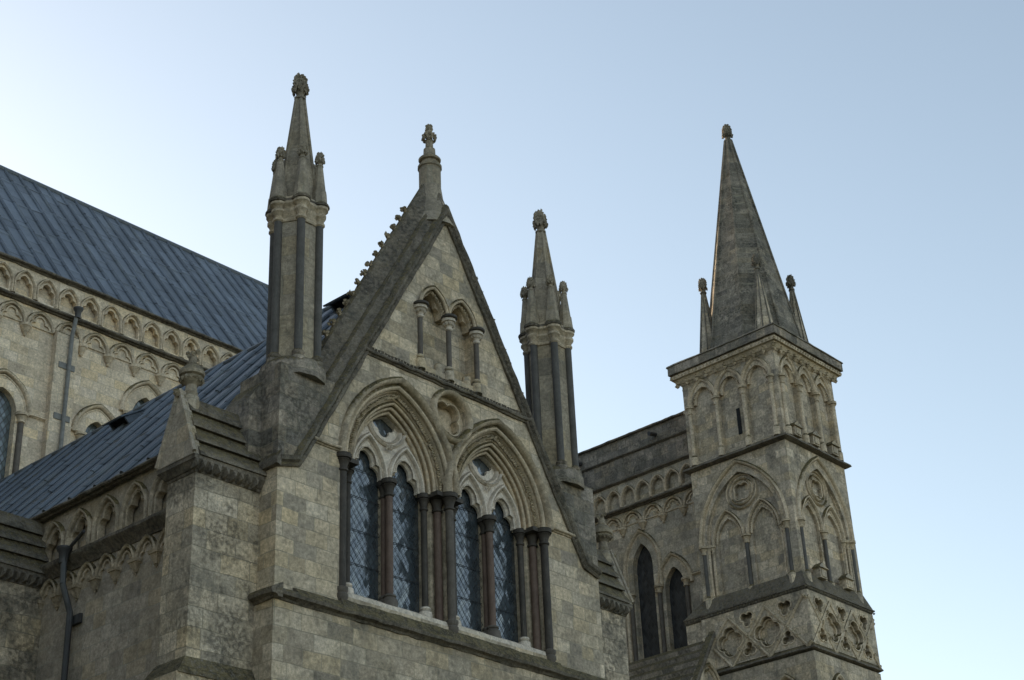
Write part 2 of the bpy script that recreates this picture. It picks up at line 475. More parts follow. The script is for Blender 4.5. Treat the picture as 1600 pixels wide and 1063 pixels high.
def arc3(p, m, q, n):
    (ax, ay), (bx, by), (cx, cy) = p, m, q
    d = 2 * (ax * (by - cy) + bx * (cy - ay) + cx * (ay - by))
    if abs(d) < 1e-9: return [(ax + (cx - ax) * i / n, ay + (cy - ay) * i / n) for i in range(n + 1)]
    ux = ((ax * ax + ay * ay) * (by - cy) + (bx * bx + by * by) * (cy - ay) + (cx * cx + cy * cy) * (ay - by)) / d
    uy = ((ax * ax + ay * ay) * (cx - bx) + (bx * bx + by * by) * (ax - cx) + (cx * cx + cy * cy) * (bx - ax)) / d
    a0, a1, a2 = (math.atan2(y - uy, x - ux) for x, y in (p, m, q))
    rr = math.hypot(ax - ux, ay - uy)
    def nrm(a): return a % (2 * PI)
    if nrm(a1 - a0) <= nrm(a2 - a0): da = nrm(a2 - a0)
    else: da = -nrm(a0 - a2)
    return [(ux + rr * math.cos(a0 + da * i / n), uy + rr * math.sin(a0 + da * i / n)) for i in range(n + 1)]

def trefoil(c, z0, w, h, n=5):
    a = arc3((-w, 0), (-.93 * w, .33 * h), (-.55 * w, .47 * h), n)
    b = arc3((-.55 * w, .47 * h), (-.46 * w, .78 * h), (0, h), n)
    L = [(c + x, z0 + y) for x, y in a + b[1:]]
    return L + [(2 * c - p[0], p[1]) for p in L[-2::-1]]

def circle(cx, cy, r, n=28, ccw=False):
    s = 1 if ccw else -1
    return [(cx + r * math.cos(s * 2 * PI * i / n), cy + r * math.sin(s * 2 * PI * i / n)) for i in range(n)]

def foil(cx, cy, r, lobes=4, rot=0.0, n=7, k=.5):   # multi-foil outline, clockwise
    a = r * k; b = r - a
    b = max(b, a * math.sin(PI / lobes) * 1.03)
    t = a * math.cos(PI / lobes) + math.sqrt(b * b - (a * math.sin(PI / lobes)) ** 2)
    px, py = t * math.cos(PI / lobes) - a, t * math.sin(PI / lobes)
    be = math.atan2(py, px)
    out = []
    for L in range(lobes):
        th = rot - 2 * PI * L / lobes
        for i in range(n):
            g = be - 2 * be * i / n
            x, y = a + b * math.cos(g), b * math.sin(g)
            out.append((cx + x * math.cos(th) - y * math.sin(th), cy + x * math.sin(th) + y * math.cos(th)))
    return out

def subdiv(path, step=.25):
    out = []
    for a, b in zip(path, path[1:]):
        n = max(1, int(math.hypot(b[0] - a[0], b[1] - a[1]) / step))
        out += [(a[0] + (b[0] - a[0]) * i / n, a[1] + (b[1] - a[1]) * i / n) for i in range(n)]
    return out + [path[-1]]

def clip_u(path, lo=None, hi=None):
    out = []
    for i, p in enumerate(path):
        ok = (lo is None or p[0] >= lo) and (hi is None or p[0] <= hi)
        if i:
            q = path[i - 1]
            okq = (lo is None or q[0] >= lo) and (hi is None or q[0] <= hi)
            if ok != okq:
                x = lo if (lo is not None and (p[0] < lo or q[0] < lo)) else hi
                k = (x - q[0]) / (p[0] - q[0])
                out.append((x, q[1] + k * (p[1] - q[1])))
        if ok: out.append(p)
    return out

def half_round(o, d, r, n=5, a0=0, a1=PI):
    return [(o + r * math.cos(a0 + (a1 - a0) * i / n), d + r * math.sin(a0 + (a1 - a0) * i / n)) for i in range(n + 1)]

def orders(o0, d0, o1, d1, n, back):        # stepped rolls and hollows running inwards
    pts = [(o0, d0)]
    do, dd = (o1 - o0) / n, (d1 - d0) / n
    L = math.hypot(do, dd); rr = L * .33
    for i in range(n):
        co, cd = o0 + do * (i + .5), d0 + dd * (i + .5)
        ang = math.atan2(-do, dd) if False else math.atan2(1, 1) if o1 < o0 else math.atan2(1, -1)
        nx, ny = (-.7, .7)
        pts.append((co - do * .5 + rr * .75, cd - dd * .5 - rr * .95))
        for k in range(6):
            a = math.atan2(ny, nx) + (1.9 - 3.8 * k / 5) * -1 if False else math.atan2(ny, nx) - 1.7 + 3.4 * k / 5
            a = math.atan2(ny, nx) + 1.7 - 3.4 * k / 5 if o1 > o0 else math.atan2(ny, nx) - 1.7 + 3.4 * k / 5
            pts.append((co + rr * math.cos(a), cd + rr * math.sin(a)))
    pts.append((o1, d1))
    return pts + [(o1, back), (o0, back)]

HOOD = [(0, -.02), (0, .05), (.03, .10), (.07, .12), (.11, .09), (.13, .04), (.13, -.02)]
ROLL = lambda rr, d=0: half_round(0, d, rr, 6) + [(-rr, d - .03), (rr, d - .03)]

def string(F, u0, u1, prof, mb=None):       # prof: (d, z) closed
    mb = mb or MB()
    n = max(1, int(abs(u1 - u0) / .22)); m = len(prof); vs = []
    for i in range(n + 1):
        for d, z in prof: vs.append(F(u0 + (u1 - u0) * i / n, z, d))
    fs = [(i * m + k, (i + 1) * m + k, (i + 1) * m + (k + 1) % m, i * m + (k + 1) % m) for i in range(n) for k in range(m)]
    mb.add(vs, fs + [tuple(range(m))[::-1], tuple(range(n * m, n * m + m))])
    return mb

def carved(mb, F, path, off, d, step, size, rng, flat=.5):   # leaf carving set along a path
    acc = 0.0
    for i in range(len(path) - 1):
        a, b = Vector(path[i]), Vector(path[i + 1]); L = (b - a).length
        if L < 1e-6: continue
        t = (b - a) / L; nn = Vector((-t.y, t.x))
        while acc < L:
            p = a + t * acc + nn * (off + rng.uniform(-.3, .3) * size)
            mb.blob(F(p.x, p.y, d), size, rng, (1, 1, 1))
            acc += step * rng.uniform(.8, 1.2)
        acc -= L

def dogtooth(mb, F, p, q, step, size, d):
    p, q = Vector(p), Vector(q); L = (q - p).length; t = (q - p) / L; nn = Vector((-t.y, t.x))
    n = int(L / step)
    for i in range(n):
        c = p + t * ((i + .5) * L / n); h = size / 2
        vs = [F(*(c + t * a + nn * b), d - .01) for a, b in ((-h, -h), (h, -h), (h, h), (-h, h))] + [F(c.x, c.y, d + size * .6)]
        mb.add(vs, [(0, 1, 4), (1, 2, 4), (2, 3, 4), (3, 0, 4), (3, 2, 1, 0)])

def capital(mb, x, y, z, rs, h=.32, k=1.0, n=14):
    mb.lathe(x, y, [(z, rs), (z + .02, rs * 1.35), (z + .05, rs * 1.35), (z + .06, rs * 1.05), (z + h * .35, rs * 1.15), (z + h * .6, rs * 1.6 * k), (z + h * .66, rs * 1.9 * k),
                    (z + h * .72, rs * 1.7 * k), (z + h * .74, rs * 2.15 * k), (z + h * .86, rs * 2.25 * k), (z + h * .9, rs * 2.1 * k), (z + h, rs * 2.2 * k)], n)

def shaft(mb, x, y, z0, z1, rr, n=12):
    mb.lathe(x, y, [(z0, rr), ((z0 + z1) / 2, rr), (z1, rr)], n)

def base(mb, x, y, z, rr, n=14, dn=.25):            # moulded base, z = bottom
    mb.lathe(x, y, [(z - dn, rr * 2), (z, rr * 2), (z + .02, rr * 1.9), (z + .05, rr * 1.9), (z + .07, rr * 1.5), (z + .09, rr * 1.35), (z + .11, rr * 1.6), (z + .14, rr * 1.5), (z + .16, rr * 1.05)], n)

def finial(name, x, y, z0, z1, rr, mat, parent, rng, ring=True, label=None):   # budded foliate knob
    mb = MB(); H = z1 - z0
    pr = []
    if ring: pr += [(z0, rr * .5), (z0 + .03 * H, rr * .72), (z0 + .09 * H, rr * .72), (z0 + .12 * H, rr * .5)]
    pr += [(z0 + .13 * H, rr * .45), (z0 + .25 * H, rr * .5), (z0 + .4 * H, rr * .75), (z0 + .6 * H, rr * .8), (z0 + .85 * H, rr * .62), (z0 + .97 * H, rr * .4)]
    mb.lathe(x, y, pr, 12)
    for zf, rf, n, s in ((.33, .85, 8, .3), (.42, .92, 8, .28), (.55, .82, 9, .24), (.68, .8, 9, .24), (.82, .7, 7, .26), (.94, .48, 6, .24)):
        for k in range(n):
            a = 2 * PI * (k + rng.random() * .5) / n
            mb.blob((x + rr * rf * math.cos(a), y + rr * rf * math.sin(a), z0 + H * zf), rr * s, rng, (1, 1, 1.35))
    return mb.build(name, mat, parent, label, 50)

def string_prof(z, h, p, slope=True):       # weathered top, roll, hollow underneath
    return [(-.02, z), (p * .35, z), (p * .5, z + h * .18), (p * .85, z + h * .2), (p, z + h * .35), (p * .95, z + h * .55), (p * .8, z + h * .62), (-.02, z + h)]

rng = random.Random(4)
# ------------------------------------------------------------------ ground
g = MB()
g.add([(-400, -400, -1.6), (600, -400, -1.6), (600, 600, -1.6), (-400, 600, -1.6)], [(0, 1, 2, 3)])
go = g.build('ground', M['grass']); go['kind'] = 'structure'

# ================================================================== THE PORCH
FN = Fr('N', 20.0)
FE = Fr('E', 16.6)
AX = 20.87
porch = root('church_porch', 'stone porch with steep coped gable, two traceried windows and lead roof between tall pinnacles', 'church porch', (20.87, 24, -1.6))
ZS, C1, C2, HW, HH = 12.17, AX - 1.37, AX + 1.33, 1.40, 1.90
hole = clip_u(parch(C1, ZS, HW, HH, 14), hi=AX) + clip_u(parch(C2, ZS, HW, HH, 14), lo=AX)[1:]
hole = [(C1 - HW, 9.55)] + hole + [(C2 + HW, 9.55)]
def sl(x): return 18.5 - 1.76 * abs(x - AX)
outer = [(16.6, -1.6), (25.14, -1.6), (25.14, 13.5), (23.88, 13.5), (23.88, sl(23.88)), (AX, 18.5), (17.86, sl(17.86)), (17.86, 13.5), (16.6, 13.5)]
q0 = circle(AX + .02, 13.83, .44)
# niches of the little arcade in the gable
nz, nt_ = 14.72, 15.98
niche = [(20.09, nz)] + parch(20.47, nt_, .38, .55, 6)[0:] + parch(21.27, nt_, .38, .55, 6) + [(21.65, nz)]
mb = MB(); mb.plate(FN, outer, [hole, q0, niche], 0, -.84)
mb.build('front_wall', M['gable'], porch)
# lower stage of the front stands a little proud under the sill string
mb = MB(); mb.plate(Fr('N', 19.96), [(16.56, -1.6), (25.18, -1.6), (25.18, 9.14), (16.56, 9.14)], [], 0, -.6); mb.build('lower_wall', M['wall'], porch)

# back wall of the niche & quatrefoil
mb = MB(); mb.box(FN, 20.05, 21.7, 14.6, 16.7, -.28, -.34)
mb.build('niche_back', M['gable'], porch)
arc = MB()
for c in (20.47, 21.27):
    p = parch(c, nt_ + .02, .36, .52, 8)
    arc.sweep(FN, p, orders(.05, .07, -.06, -.12, 2, -.27))
    carved(arc, FN, p, -.045, -.03, .07, .035, rng)
    t = trefoil(c, nt_ + .02, .3, .44, 4)
    arc.plate(FN, p + t[::-1], [], -.12, -.2)
ba = arc.build('blind_arcade', M['arch'], porch, 'two small blind arches on dark shafts in the gable')
for x in (20.07, 20.87, 21.67):
    s_ = MB(); shaft(s_, x, 19.98, 14.86, 15.72, .055); o = s_.build('shaft', M['marble'], ba)
    c_ = MB(); capital(c_, x, 19.97, 15.70, .055, .26, 1.2)
    for k in range(9): c_.blob((x + .1 * math.cos(k * .7), 19.97 + .1 * math.sin(k * .7), 15.84), .04, rng)
    c_.build('capital', M['tracery'], ba)
    a_ = MB(); a_.lathe(x, 19.95, [(15.95, .14), (15.97, .165), (16.01, .165), (16.03, .14)], 16); a_.build('abacus', M['marblek'], ba)
    b_ = MB(); base(b_, x, 20.0, 14.74, .055, dn=.16); b_.build('shaft_base', M['gable'], ba)
for x in (20.24, 20.7, 21.02, 21.5):
    b_ = MB(); b_.lathe(x, 20.12, [(14.62, .09), (14.92, .09), (14.95, .07)], 12); b_.build('base_block', M['gable'], ba)

# blank quatrefoil between the arches
cq = (AX + .02, 13.83)
mb = MB()
mb.sweep(FN, circle(*cq, .44, 32), HOOD, closed=True)
mb.plate(FN, circle(*cq, .455, 32), [foil(*cq, .36, 4, PI / 4)], -.1, -.26)
mb.sweep(FN, foil(*cq, .37, 4, PI / 4), [(0, -.11), (.0, -.08), (.03, -.07), (.05, -.11)], closed=True)
mb.box(FN, cq[0] - .45, cq[0] + .45, cq[1] - .45, cq[1] + .45, -.27, -.33)
mb.build('blank_quatrefoil', M['arch'], porch)

# strings on the gable wall
mb = MB()
def slope_x(z, s): return AX + s * (18.5 - z) / 1.76
string(FN, slope_x(14.48, -1) - .0, slope_x(14.48, 1), string_prof(14.4, .16, .1), mb)
dogtooth(mb, FN, (slope_x(14.5, -1) + .05, 14.545), (slope_x(14.5, 1) - .05, 14.545), .085, .06, .05)
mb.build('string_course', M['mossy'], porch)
for a, b in ((slope_x(12.3, -1), C1 - HW - .1), (C2 + HW + .1, slope_x(12.3, 1))):
    mb = string(FN, a, b, string_prof(12.2, .14, .09)); mb.build('string_course', M['trim'], porch)
# big sill string with sloping weathering
mb = MB()
zp = [(-.1, 9.13), (.06, 9.13), (.09, 9.17), (.17, 9.19), (.19, 9.24), (.16, 9.29), (.04, 9.47), (-.1, 9.47)]
mb.prism([FN(16.5, z, d) for d, z in zp[:6]] + [FN(16.5, 9.33, -.1)], [FN(17.0, z, d) for d, z in zp[:6]] + [FN(17.0, 9.33, -.1)])
zl = zp[:6] + [(.04, 9.42), (-.1, 9.42)]
string(FN, 17.0, C1 - HW - .08, zl, mb)
string(FN, C1 - HW - .08, C2 + HW + .12, zp, mb)
string(FN, C2 + HW + .12, 25.2, zl, mb)
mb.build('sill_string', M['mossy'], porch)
mb = MB(); string(FE, 19.83, 20.46, [(-.05, 9.13), (.06, 9.13), (.09, 9.17), (.17, 9.19), (.19, 9.24), (.16, 9.29), (-.05, 9.4)], mb)
mb.build('string_course', M['mossy'], porch)

# ---- the two great windows
def great_window(c, side):
    W = MB()
    path = parch(c, ZS, HW, HH, 16)
    W.sweep(FN, path, orders(.0, .0, -.14, -.06, 1, -.5))
    W.sweep(FN, path, [(-.14, -.05), (-.16, -.12), (-.30, -.15), (-.32, -.10), (-.32, -.5), (-.14, -.5)])
    W.sweep(FN, path, orders(-.31, -.12, -.50, -.36, 3, -.5))
    win = W.build('window', M['arch'], porch, 'left window nearer the lead roof' if side < 0 else 'right window nearer the turret')
    h = MB(); h.sweep(FN, clip_u(path, lo=C1 - 3, hi=C2 + 3), HOOD); h.build('hood_mould', M['trim'], win)
    cv = MB(); carved(cv, FN, path, -.23, -.09, .055, .045, rng); cv.build('leaf_carving', M['arch'], win, angle=10)
    # traceried head
    FT = lambda u, v, d: FN(u, v, d + .08)
    T = MB()
    rin = .95
    inn = parch(c, ZS, rin, 1.33, 14)
    lw = .395
    l1 = trefoil(c - .48, ZS, lw, .56); l2 = trefoil(c + .48, ZS, lw, .56)
    out = inn + l2[::-1] + l1[::-1]
    qc = (c, 13.39)
    T.plate(FT, out, [circle(*qc, .41)], -.44, -.57)
    for cc in (c - .48, c + .48):
        p = parch(cc, ZS, .43, .80, 10)
        T.sweep(FT, p, [(-.035, -.46), (-.035, -.40), (-.01, -.36), (.02, -.36), (.045, -.40), (.045, -.46)])
        T.sweep(FT, p, [(-.09, -.46), (-.09, -.44), (-.07, -.415), (-.05, -.44), (-.05, -.46)])
        t = trefoil(cc, ZS, lw, .56)
        T.sweep(FT, t, [(.0, -.46), (.0, -.43), (.02, -.42), (.03, -.46)])
        T.sweep(FT, t, [(-.035, -.57), (-.035, -.52), (-.01, -.49), (.01, -.49), (.01, -.57)])
    T.sweep(FT, circle(*qc, .49, 32), [(-.03, -.46), (-.03, -.41), (0, -.37), (.03, -.41), (.03, -.46)], closed=True)
    T.sweep(FT, circle(*qc, .41, 32), [(-.03, -.51), (-.02, -.46), (.01, -.42), (.03, -.46), (.02, -.51)], closed=True)
    T.plate(FT, circle(*qc, .44, 32), [foil(*qc, .29, 4, 0, 6)], -.505, -.565)
    # leaf boss between the light heads
    for k in range(14): T.blob(FT(c + rng.uniform(-.06, .06), ZS + .66 + rng.uniform(-.07, .07), -.38 + rng.uniform(0, .05)), .035, rng)
    T.build('tracery', M['tracery'], win)
    # jambs
    J = MB()
    for s in (-1, 1):
        pl = [(1.40, -.03), (1.37, -.06), (1.33, -.12), (1.31, -.34), (1.12, -.34), (1.08, -.42), (1.0, -.44), (1.0, -.58), (1.40, -.58)]
        if s == side * -1: pl = [(min(a, 1.33 if side > 0 else 1.37), b) for a, b in pl]
        J.prism([FN(c + s * a, 9.55, b) for a, b in pl], [FN(c + s * a, ZS + .01, b) for a, b in pl])
    J.box(FN, c - .04, c + .04, 9.55, ZS, -.46, -.55)
    J.build('jamb', M['trim'], win)
    S = MB()      # pale inner sill
    S.box(FN, c - 1.3, c + 1.3, 9.3, 9.80, -.34, -.8); S.box(FN, c - 1.28, c + 1.24, 9.3, 9.64, -.03, -.33)
    S.prism([FN(c - 1.12, z, d) for d, z in ((-.04, 9.642), (-.33, 9.79), (-.33, 9.642))], [FN(c + 1.12, z, d) for d, z in ((-.04, 9.642), (-.33, 9.79), (-.33, 9.642))])
    S.build('sill', M['tracery'], win)
    # shafts with their capitals and bases
    sp = [(s * 1.22, 20.25, .078, 'marbler') for s in (-1, 1)] + [(s * .97, 20.36, .062, 'marblek') for s in (-1, 1)] + [(0, 20.29, .072, 'marbler'), (0, 20.43, .06, 'marbler'), (side * (1.31 if side > 0 else 1.40), 20.02, .08, 'marblek')]
    if side > 0: sp.append((-1.39, 20.02, .08, 'marble'))
    for (dx, y, rr, mt) in sp:
        x = c + dx
        zb = 9.66 if abs(dx) > 1.1 else 9.93
        s = MB(); shaft(s, x, y, zb, 11.86, rr); sh = s.build('shaft', M[mt], win)
        k = MB(); capital(k, x, y, 11.84, rr, .34, .95); k.build('capital', M['marblek'], sh)
        if zb > 9.8:
            b_ = MB(); base(b_, x, y, 9.8, rr * 1.05)
            b_.build('shaft_base', M['tracery'] if dx else M['marble'], sh)
        else:
            b_ = MB(); b_.lathe(x, y, [(9.38, rr * .7), (9.5, rr * 1.5), (9.56, rr * 1.5), (9.58, rr * 1.25), (9.63, rr * 1.5), (9.68, rr * 1.5), (9.7, rr)], 14)
            b_.build('shaft_base', M['marble'], sh)
    # glass, seen behind a diamond guard of wire
    G = MB(); G.box(FN, c - 1.03, c + 1.03, 9.7, 12.9, -.54, -.57); G.build('glass', M['glass'], win); G = MB(); G.box(FN, c - .4, c + .4, 12.95, 13.85, -.50, -.53); G.build('glass', M['glass'], win)
    Wm = MB()
    for cc in (c - .48, c + .48):
        u0, u1, v0, v1 = cc - .44, cc + .46, 9.8, 12.72
        a, sx, sz = .105, 1.0, 1.32
        L = (u1 - u0)
        k = -40
        while k < 60:
            for sg in (1, -1):
                # line v = v0 + k*a*2 + sg*sz*(u-u0)
                pts = []
                b0 = v0 + k * a * 1.75
                ua, ub = u0, u1
                va, vb = b0 + (0 if sg > 0 else sz * L), b0 + (sz * L if sg > 0 else 0)
                # clip to v range
                def at(v): return ua + (v - va) * (ub - ua) / (vb - va)
                x0, y0, x1, y1 = ua, va, ub, vb
                lo_, hi_ = min(va, vb), max(va, vb)
                if hi_ > v0 and lo_ < v1:
                    if y0 < v0: x0, y0 = at(v0), v0
                    if y0 > v1: x0, y0 = at(v1), v1
                    if y1 < v0: x1, y1 = at(v0), v0
                    if y1 > v1: x1, y1 = at(v1), v1
                    if abs(x1 - x0) > .02: Wm.bar(FN(x0, y0, -.50), FN(x1, y1, -.50), .0048, 3)
            k += 1
        for z in (10.45, 11.1, 11.75, 12.3): Wm.bar(FN(u0, z, -.51), FN(u1, z, -.51), .008, 4)
    Wm.build('wire_guard', M['wire'], win)
great_window(C1, -1)
great_window(C2, 1)
# moulded abacus blocks tying the capital groups together
for xa, xb in ((C1 - 1.34, C1 - 1.0), (C1 + 1.0, C2 - 1.0), (C2 + 1.0, C2 + 1.34)):
    mb = MB(); mb.box(FN, xa, xb, 12.10, 12.185, -.02, -.5)
    mb.build('abacus', M['marblek'], porch)

# ---- gable coping
PROF = [(-.06, -.04), (.1, -.03), (.2, -.1), (.26, -.10), (.3, -.16), (.30, -.20), (.42, -.28), (.5, -.32), (.56, -.33), (.6, -.38), (.6, -.46), (.56, -.5), (.36, -.6), (.1, -.84), (-.06, -.84)]
mb = MB(); mb.sweep(FN, subdiv([(17.84, sl(17.84)), (AX, 18.5), (23.9, sl(23.9))]), PROF, lim=2.4)
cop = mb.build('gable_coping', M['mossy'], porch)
mb = MB()
strip = [(16.6, 11.62), (17.02, 11.73), (AX, 18.5), (24.72, 11.73), (25.14, 11.62)]
mb.sweep(FN, subdiv(strip), [(-.1, -.02), (-.11, .05), (-.08, .08), (-.03, .05), (.0, .1), (.06, .12), (.1, .06), (.12, -.02)], lim=2.4)
dogtooth(mb, FN, (17.1, 11.86), (AX - .06, 18.42), .1, .075, .07)
dogtooth(mb, FN, (AX + .06, 18.42), (24.64, 11.86), .1, .075, .07)
string(FE, 19.9, 20.46, [(-.02, 11.5), (.08, 11.52), (.1, 11.6), (.05, 11.72), (-.02, 11.8)], mb)
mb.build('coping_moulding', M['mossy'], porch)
for s in (-1, 1):
    for k in range(18):
        t = .12 + k * .325
        dx = t * math.cos(math.atan(1.76)); dz = t * math.sin(math.atan(1.76))
        nx, nz_ = s * math.sin(math.atan(1.76)), math.cos(math.atan(1.76))
        x = AX + s * dx + nx * .56; z = 18.5 - dz + nz_ * .56
        if k in (0,): continue
        K = MB()
        a, b = Vector((x, 20.42, z)), Vector((x + nx * .07, 20.42, z + nz_ * .07 + .015))
        K.bar(a - Vector((nx, 0, nz_)) * .05, b, .045, 6)
        for j in range(8): K.blob(b + Vector((nx * .03 + rng.uniform(-.035, .035), rng.uniform(-.07, .07), rng.uniform(-.02, .05))), .042, rng)
        K.build('crocket', M['trim'], cop)
# finial of the gable
mb = MB()
mb.lathe(AX, 20.41, [(18.2, .55), (18.6, .4), (19.0, .27), (19.3, .235), (19.78, .235), (19.8, .26), (19.86, .26), (19.88, .2), (19.97, .18), (19.99, .23), (20.03, .24), (20.07, .21), (20.1, .15), (20.14, .13), (20.3, .125), (20.34, .085), (20.5, .08), (20.52, .1), (20.54, .075), (20.78, .06), (20.92, .05)], 20)
for zz, rr, n, s in ((20.58, .13, 9, .05), (20.64, .14, 8, .04), (20.7, .1, 7, .04), (20.82, .06, 6, .045), (20.9, .05, 6, .045)):
    for k in range(n): mb.blob((AX + rr * math.cos(6.283 * k / n + zz * 9), 20.41 + rr * math.sin(6.283 * k / n + zz * 9), zz), s, rng, (1, 1, 1.2))
mb.build('gable_finial', M['pinnacle'], porch)

# ---- pinnacle blocks + pinnacles
def pinnacle(cx, side):
    mb = MB()
    x0, x1 = (16.6, 17.86) if side < 0 else (23.88, 25.14)
    mir = (lambda x: x) if side < 0 else (lambda x: 2 * AX - x)
    B = [(mir(x), z) for x, z in ((16.594, 11.66), (17.03, 11.76), (17.86, 13.22), (17.86, 13.52), (16.594, 13.52))]
    mb.prism([(x, 19.994, z) for x, z in B], [(x, 21.1, z) for x, z in B])
    hexo = [(cx + .57 * math.cos(PI / 3 * k + PI / 6 * 0), 20.46 + .55 * math.sin(PI / 3 * k)) for k in range(6)]
    mb.lathe(cx, 20.46, [(13.4, .62), (13.62, .62), (13.74, .58), (13.8, .5)], 12)
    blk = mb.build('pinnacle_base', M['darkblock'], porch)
    cy = 20.45
    body = MB(); body.lathe(cx, cy, [(13.72, .43), (15, .43), (16.8, .43)], 6)
    pin = body.build('pinnacle', M['pinnacle'], porch, 'left pinnacle' if side < 0 else 'right pinnacle')
    for k in range(6):
        a = PI / 3 * k
        x, y = cx + .45 * math.cos(a), cy + .45 * math.sin(a)
        s = MB(); shaft(s, x, y, 13.86, 16.72, .078, 14); s.build('shaft', M['marblep'], pin)
        s = MB(); s.lathe(x, y, [(13.7, .13), (13.8, .13), (13.83, .1), (13.88, .12), (13.92, .08)], 14); s.build('shaft_base', M['darkblock'], pin)
    c = MB()
    def lobed(sc, kk, add):
        return None
    # capital moulding: bulges over each shaft, linked round the hexagon
    lev = [(16.70, .41, .08), (16.73, .41, .105), (16.77, .41, .105), (16.785, .41, .08), (16.86, .42, .1), (16.90, .43, .135), (16.95, .43, .135), (16.965, .42, .1), (17.02, .43, .12), (17.06, .45, .165), (17.11, .45, .165), (17.125, .44, .12), (17.24, .43, .1)]
    for k in range(6):
        a = PI / 3 * k
        c.lathe(cx + .45 * math.cos(a), cy + .45 * math.sin(a), [(z, q) for z, _, q in lev], 14)
    c.lathe(cx, cy, [(z, rr + q * .62) for z, rr, q in lev], 6)
    c.build('capital_ring', M['trim'], pin)
    c = MB()
    for k in range(6):
        a = PI / 3 * k
        c.lathe(cx + .45 * math.cos(a), cy + .45 * math.sin(a), [(17.1, .12), (17.13, .18), (17.17, .19), (17.21, .16), (17.25, .1)], 14)
    c.lathe(cx, cy, [(17.1, .46), (17.13, .52), (17.18, .52), (17.26, .42)], 6)
    c.build('collar', M['mossy'], pin)
    sp = MB()
    sp.lathe(cx, cy, [(17.15, .40), (18.5, .245), (19.3, .15), (19.78, .095)], 12, flute=lambda k: 1.0 if k % 2 == 0 else .86)
    for k in range(6):
        a = PI / 3 * k
        sp.bar((cx + .41 * math.cos(a), cy + .41 * math.sin(a), 17.15), (cx + .09 * math.cos(a), cy + .09 * math.sin(a), 19.76), .032, 6)
    sp.build('spirelet', M['pinnacle'], pin)
    finial('finial', cx, cy, 19.76, 20.37, .165, M['pinnacle'], pin, rng)
    for k in range(6):
        a = PI / 3 * k
        x, y = cx + .44 * math.cos(a), cy + .44 * math.sin(a)
        s = MB()
        s.lathe(x, y, [(17.2, .165), (17.48, .145), (17.5, .13), (18.1, .062)], 8, PI / 8)
        s.build('small_spirelet', M['pinnacle'], pin)
        finial('small_finial', x, y, 18.08, 18.42, .098, M['pinnacle'], pin, rng)
pinnacle(17.27, -1)
pinnacle(24.47, 1)

# ---- side walls of the porch with parapet arcade and corbel table
def side_wall(x0, sgn):
    F = FE if sgn > 0 else (lambda u, v, d: (25.14 + d, u, v))
    y0, y1 = 21.0, 36.8
    mb = MB(); mb.box(F, y0, y1, -1.6, 11.3, 0, -.5); wl = mb.build('side_wall', M['side'], porch)
    n = 17
    ys = [25.9 - .89 * k for k in range(-11, 5)]
    P = MB(); holes = []
    for yc in ys:
        if yc - .36 < y0 or yc + .36 > y1: continue
        holes.append([(yc - .29, 11.62)] + trefoil(yc, 11.95, .29, .40, 3) + [(yc + .29, 11.62)])
    P.plate(F, [(y0, 11.3), (y1, 11.3), (y1, 12.72), (y0, 12.72)], holes, -.06, -.2)
    P.box(F, y0, y1, 11.3, 12.7, -.24, -.5)
    par = P.build('parapet', M['side'], porch)
    for yc in ys:
        if yc - .36 < y0 or yc + .36 > y1: continue
        A = MB()
        p = [(yc - .36, 11.6)] + parch(yc, 11.95, .36, .55, 7) + [(yc + .36, 11.6)]
        A.sweep(F, p, [(-.03, -.08), (-.03, 0), (0, .035), (.03, .035), (.055, 0), (.055, -.08)])
        t = [(yc - .29, 11.62)] + trefoil(yc, 11.95, .29, .40, 3) + [(yc + .29, 11.62)]
        A.sweep(F, t, [(-.012, -.18), (-.012, -.05), (.012, -.03), (.03, -.06), (.03, -.18)])
        A.build('blind_arch', M['trim'], par)
    S = MB(); string(F, y0, y1, string_prof(12.66, .17, .16), S); S.build('eaves_cornice', M['mossy'], porch)
    S = MB(); string(F, y0, y1, [(-.05, 11.28), (.03, 11.28), (.05, 11.33), (.16, 11.45), (.2, 11.5), (.2, 11.56), (.14, 11.6), (-.08, 11.66)], S)
    k = y0
    while k < y1:
        S.prism([F(k, z, d) for d, z in ((.03, 11.30), (.18, 11.47), (.03, 11.47))], [F(k + .06, z, d) for d, z in ((.03, 11.30), (.18, 11.47), (.03, 11.47))])
        k += .13
    S.build('leaf_cornice', M['mossy'], porch)
    k = 0
    for j in range(24):
        yc = 23.26 + .62 * (j - 3)
        if yc < y0 or yc > y1 - .3: continue
        K = MB()
        K.prism([F(yc - .13, 10.84, 0), F(yc + .13, 10.84, 0), F(yc + .13, 10.84, .13), F(yc - .13, 10.84, .13)], [F(yc - .14, 10.9, 0), F(yc + .14, 10.9, 0), F(yc + .14, 10.9, .15), F(yc - .14, 10.9, .15)])
        K.prism([F(yc - .04, 10.66, 0), F(yc + .04, 10.66, 0), F(yc + .04, 10.66, .04), F(yc - .04, 10.66, .04)], [F(yc - .11, 10.84, 0), F(yc + .11, 10.84, 0), F(yc + .11, 10.84, .11), F(yc - .11, 10.84, .11)])
        K.blob(F(yc, 10.64, .03), .04, rng)
        K.build('corbel', M['trim'], wl)
        A = MB()
        cc = yc + .31
        p = parch(cc, 10.9, .27, .36, 6)
        A.sweep(F, p, [(-.03, 0), (-.03, .07), (0, .10), (.035, .08), (.04, 0)])
        t = trefoil(cc, 10.9, .2, .26, 3)
        A.sweep(F, t, [(-.02, 0), (-.02, .04), (.01, .05), (.03, 0)])
        A.build('corbel_arch', M['trim'], wl)
side_wall(16.6, 1)
side_wall(25.14, -1)

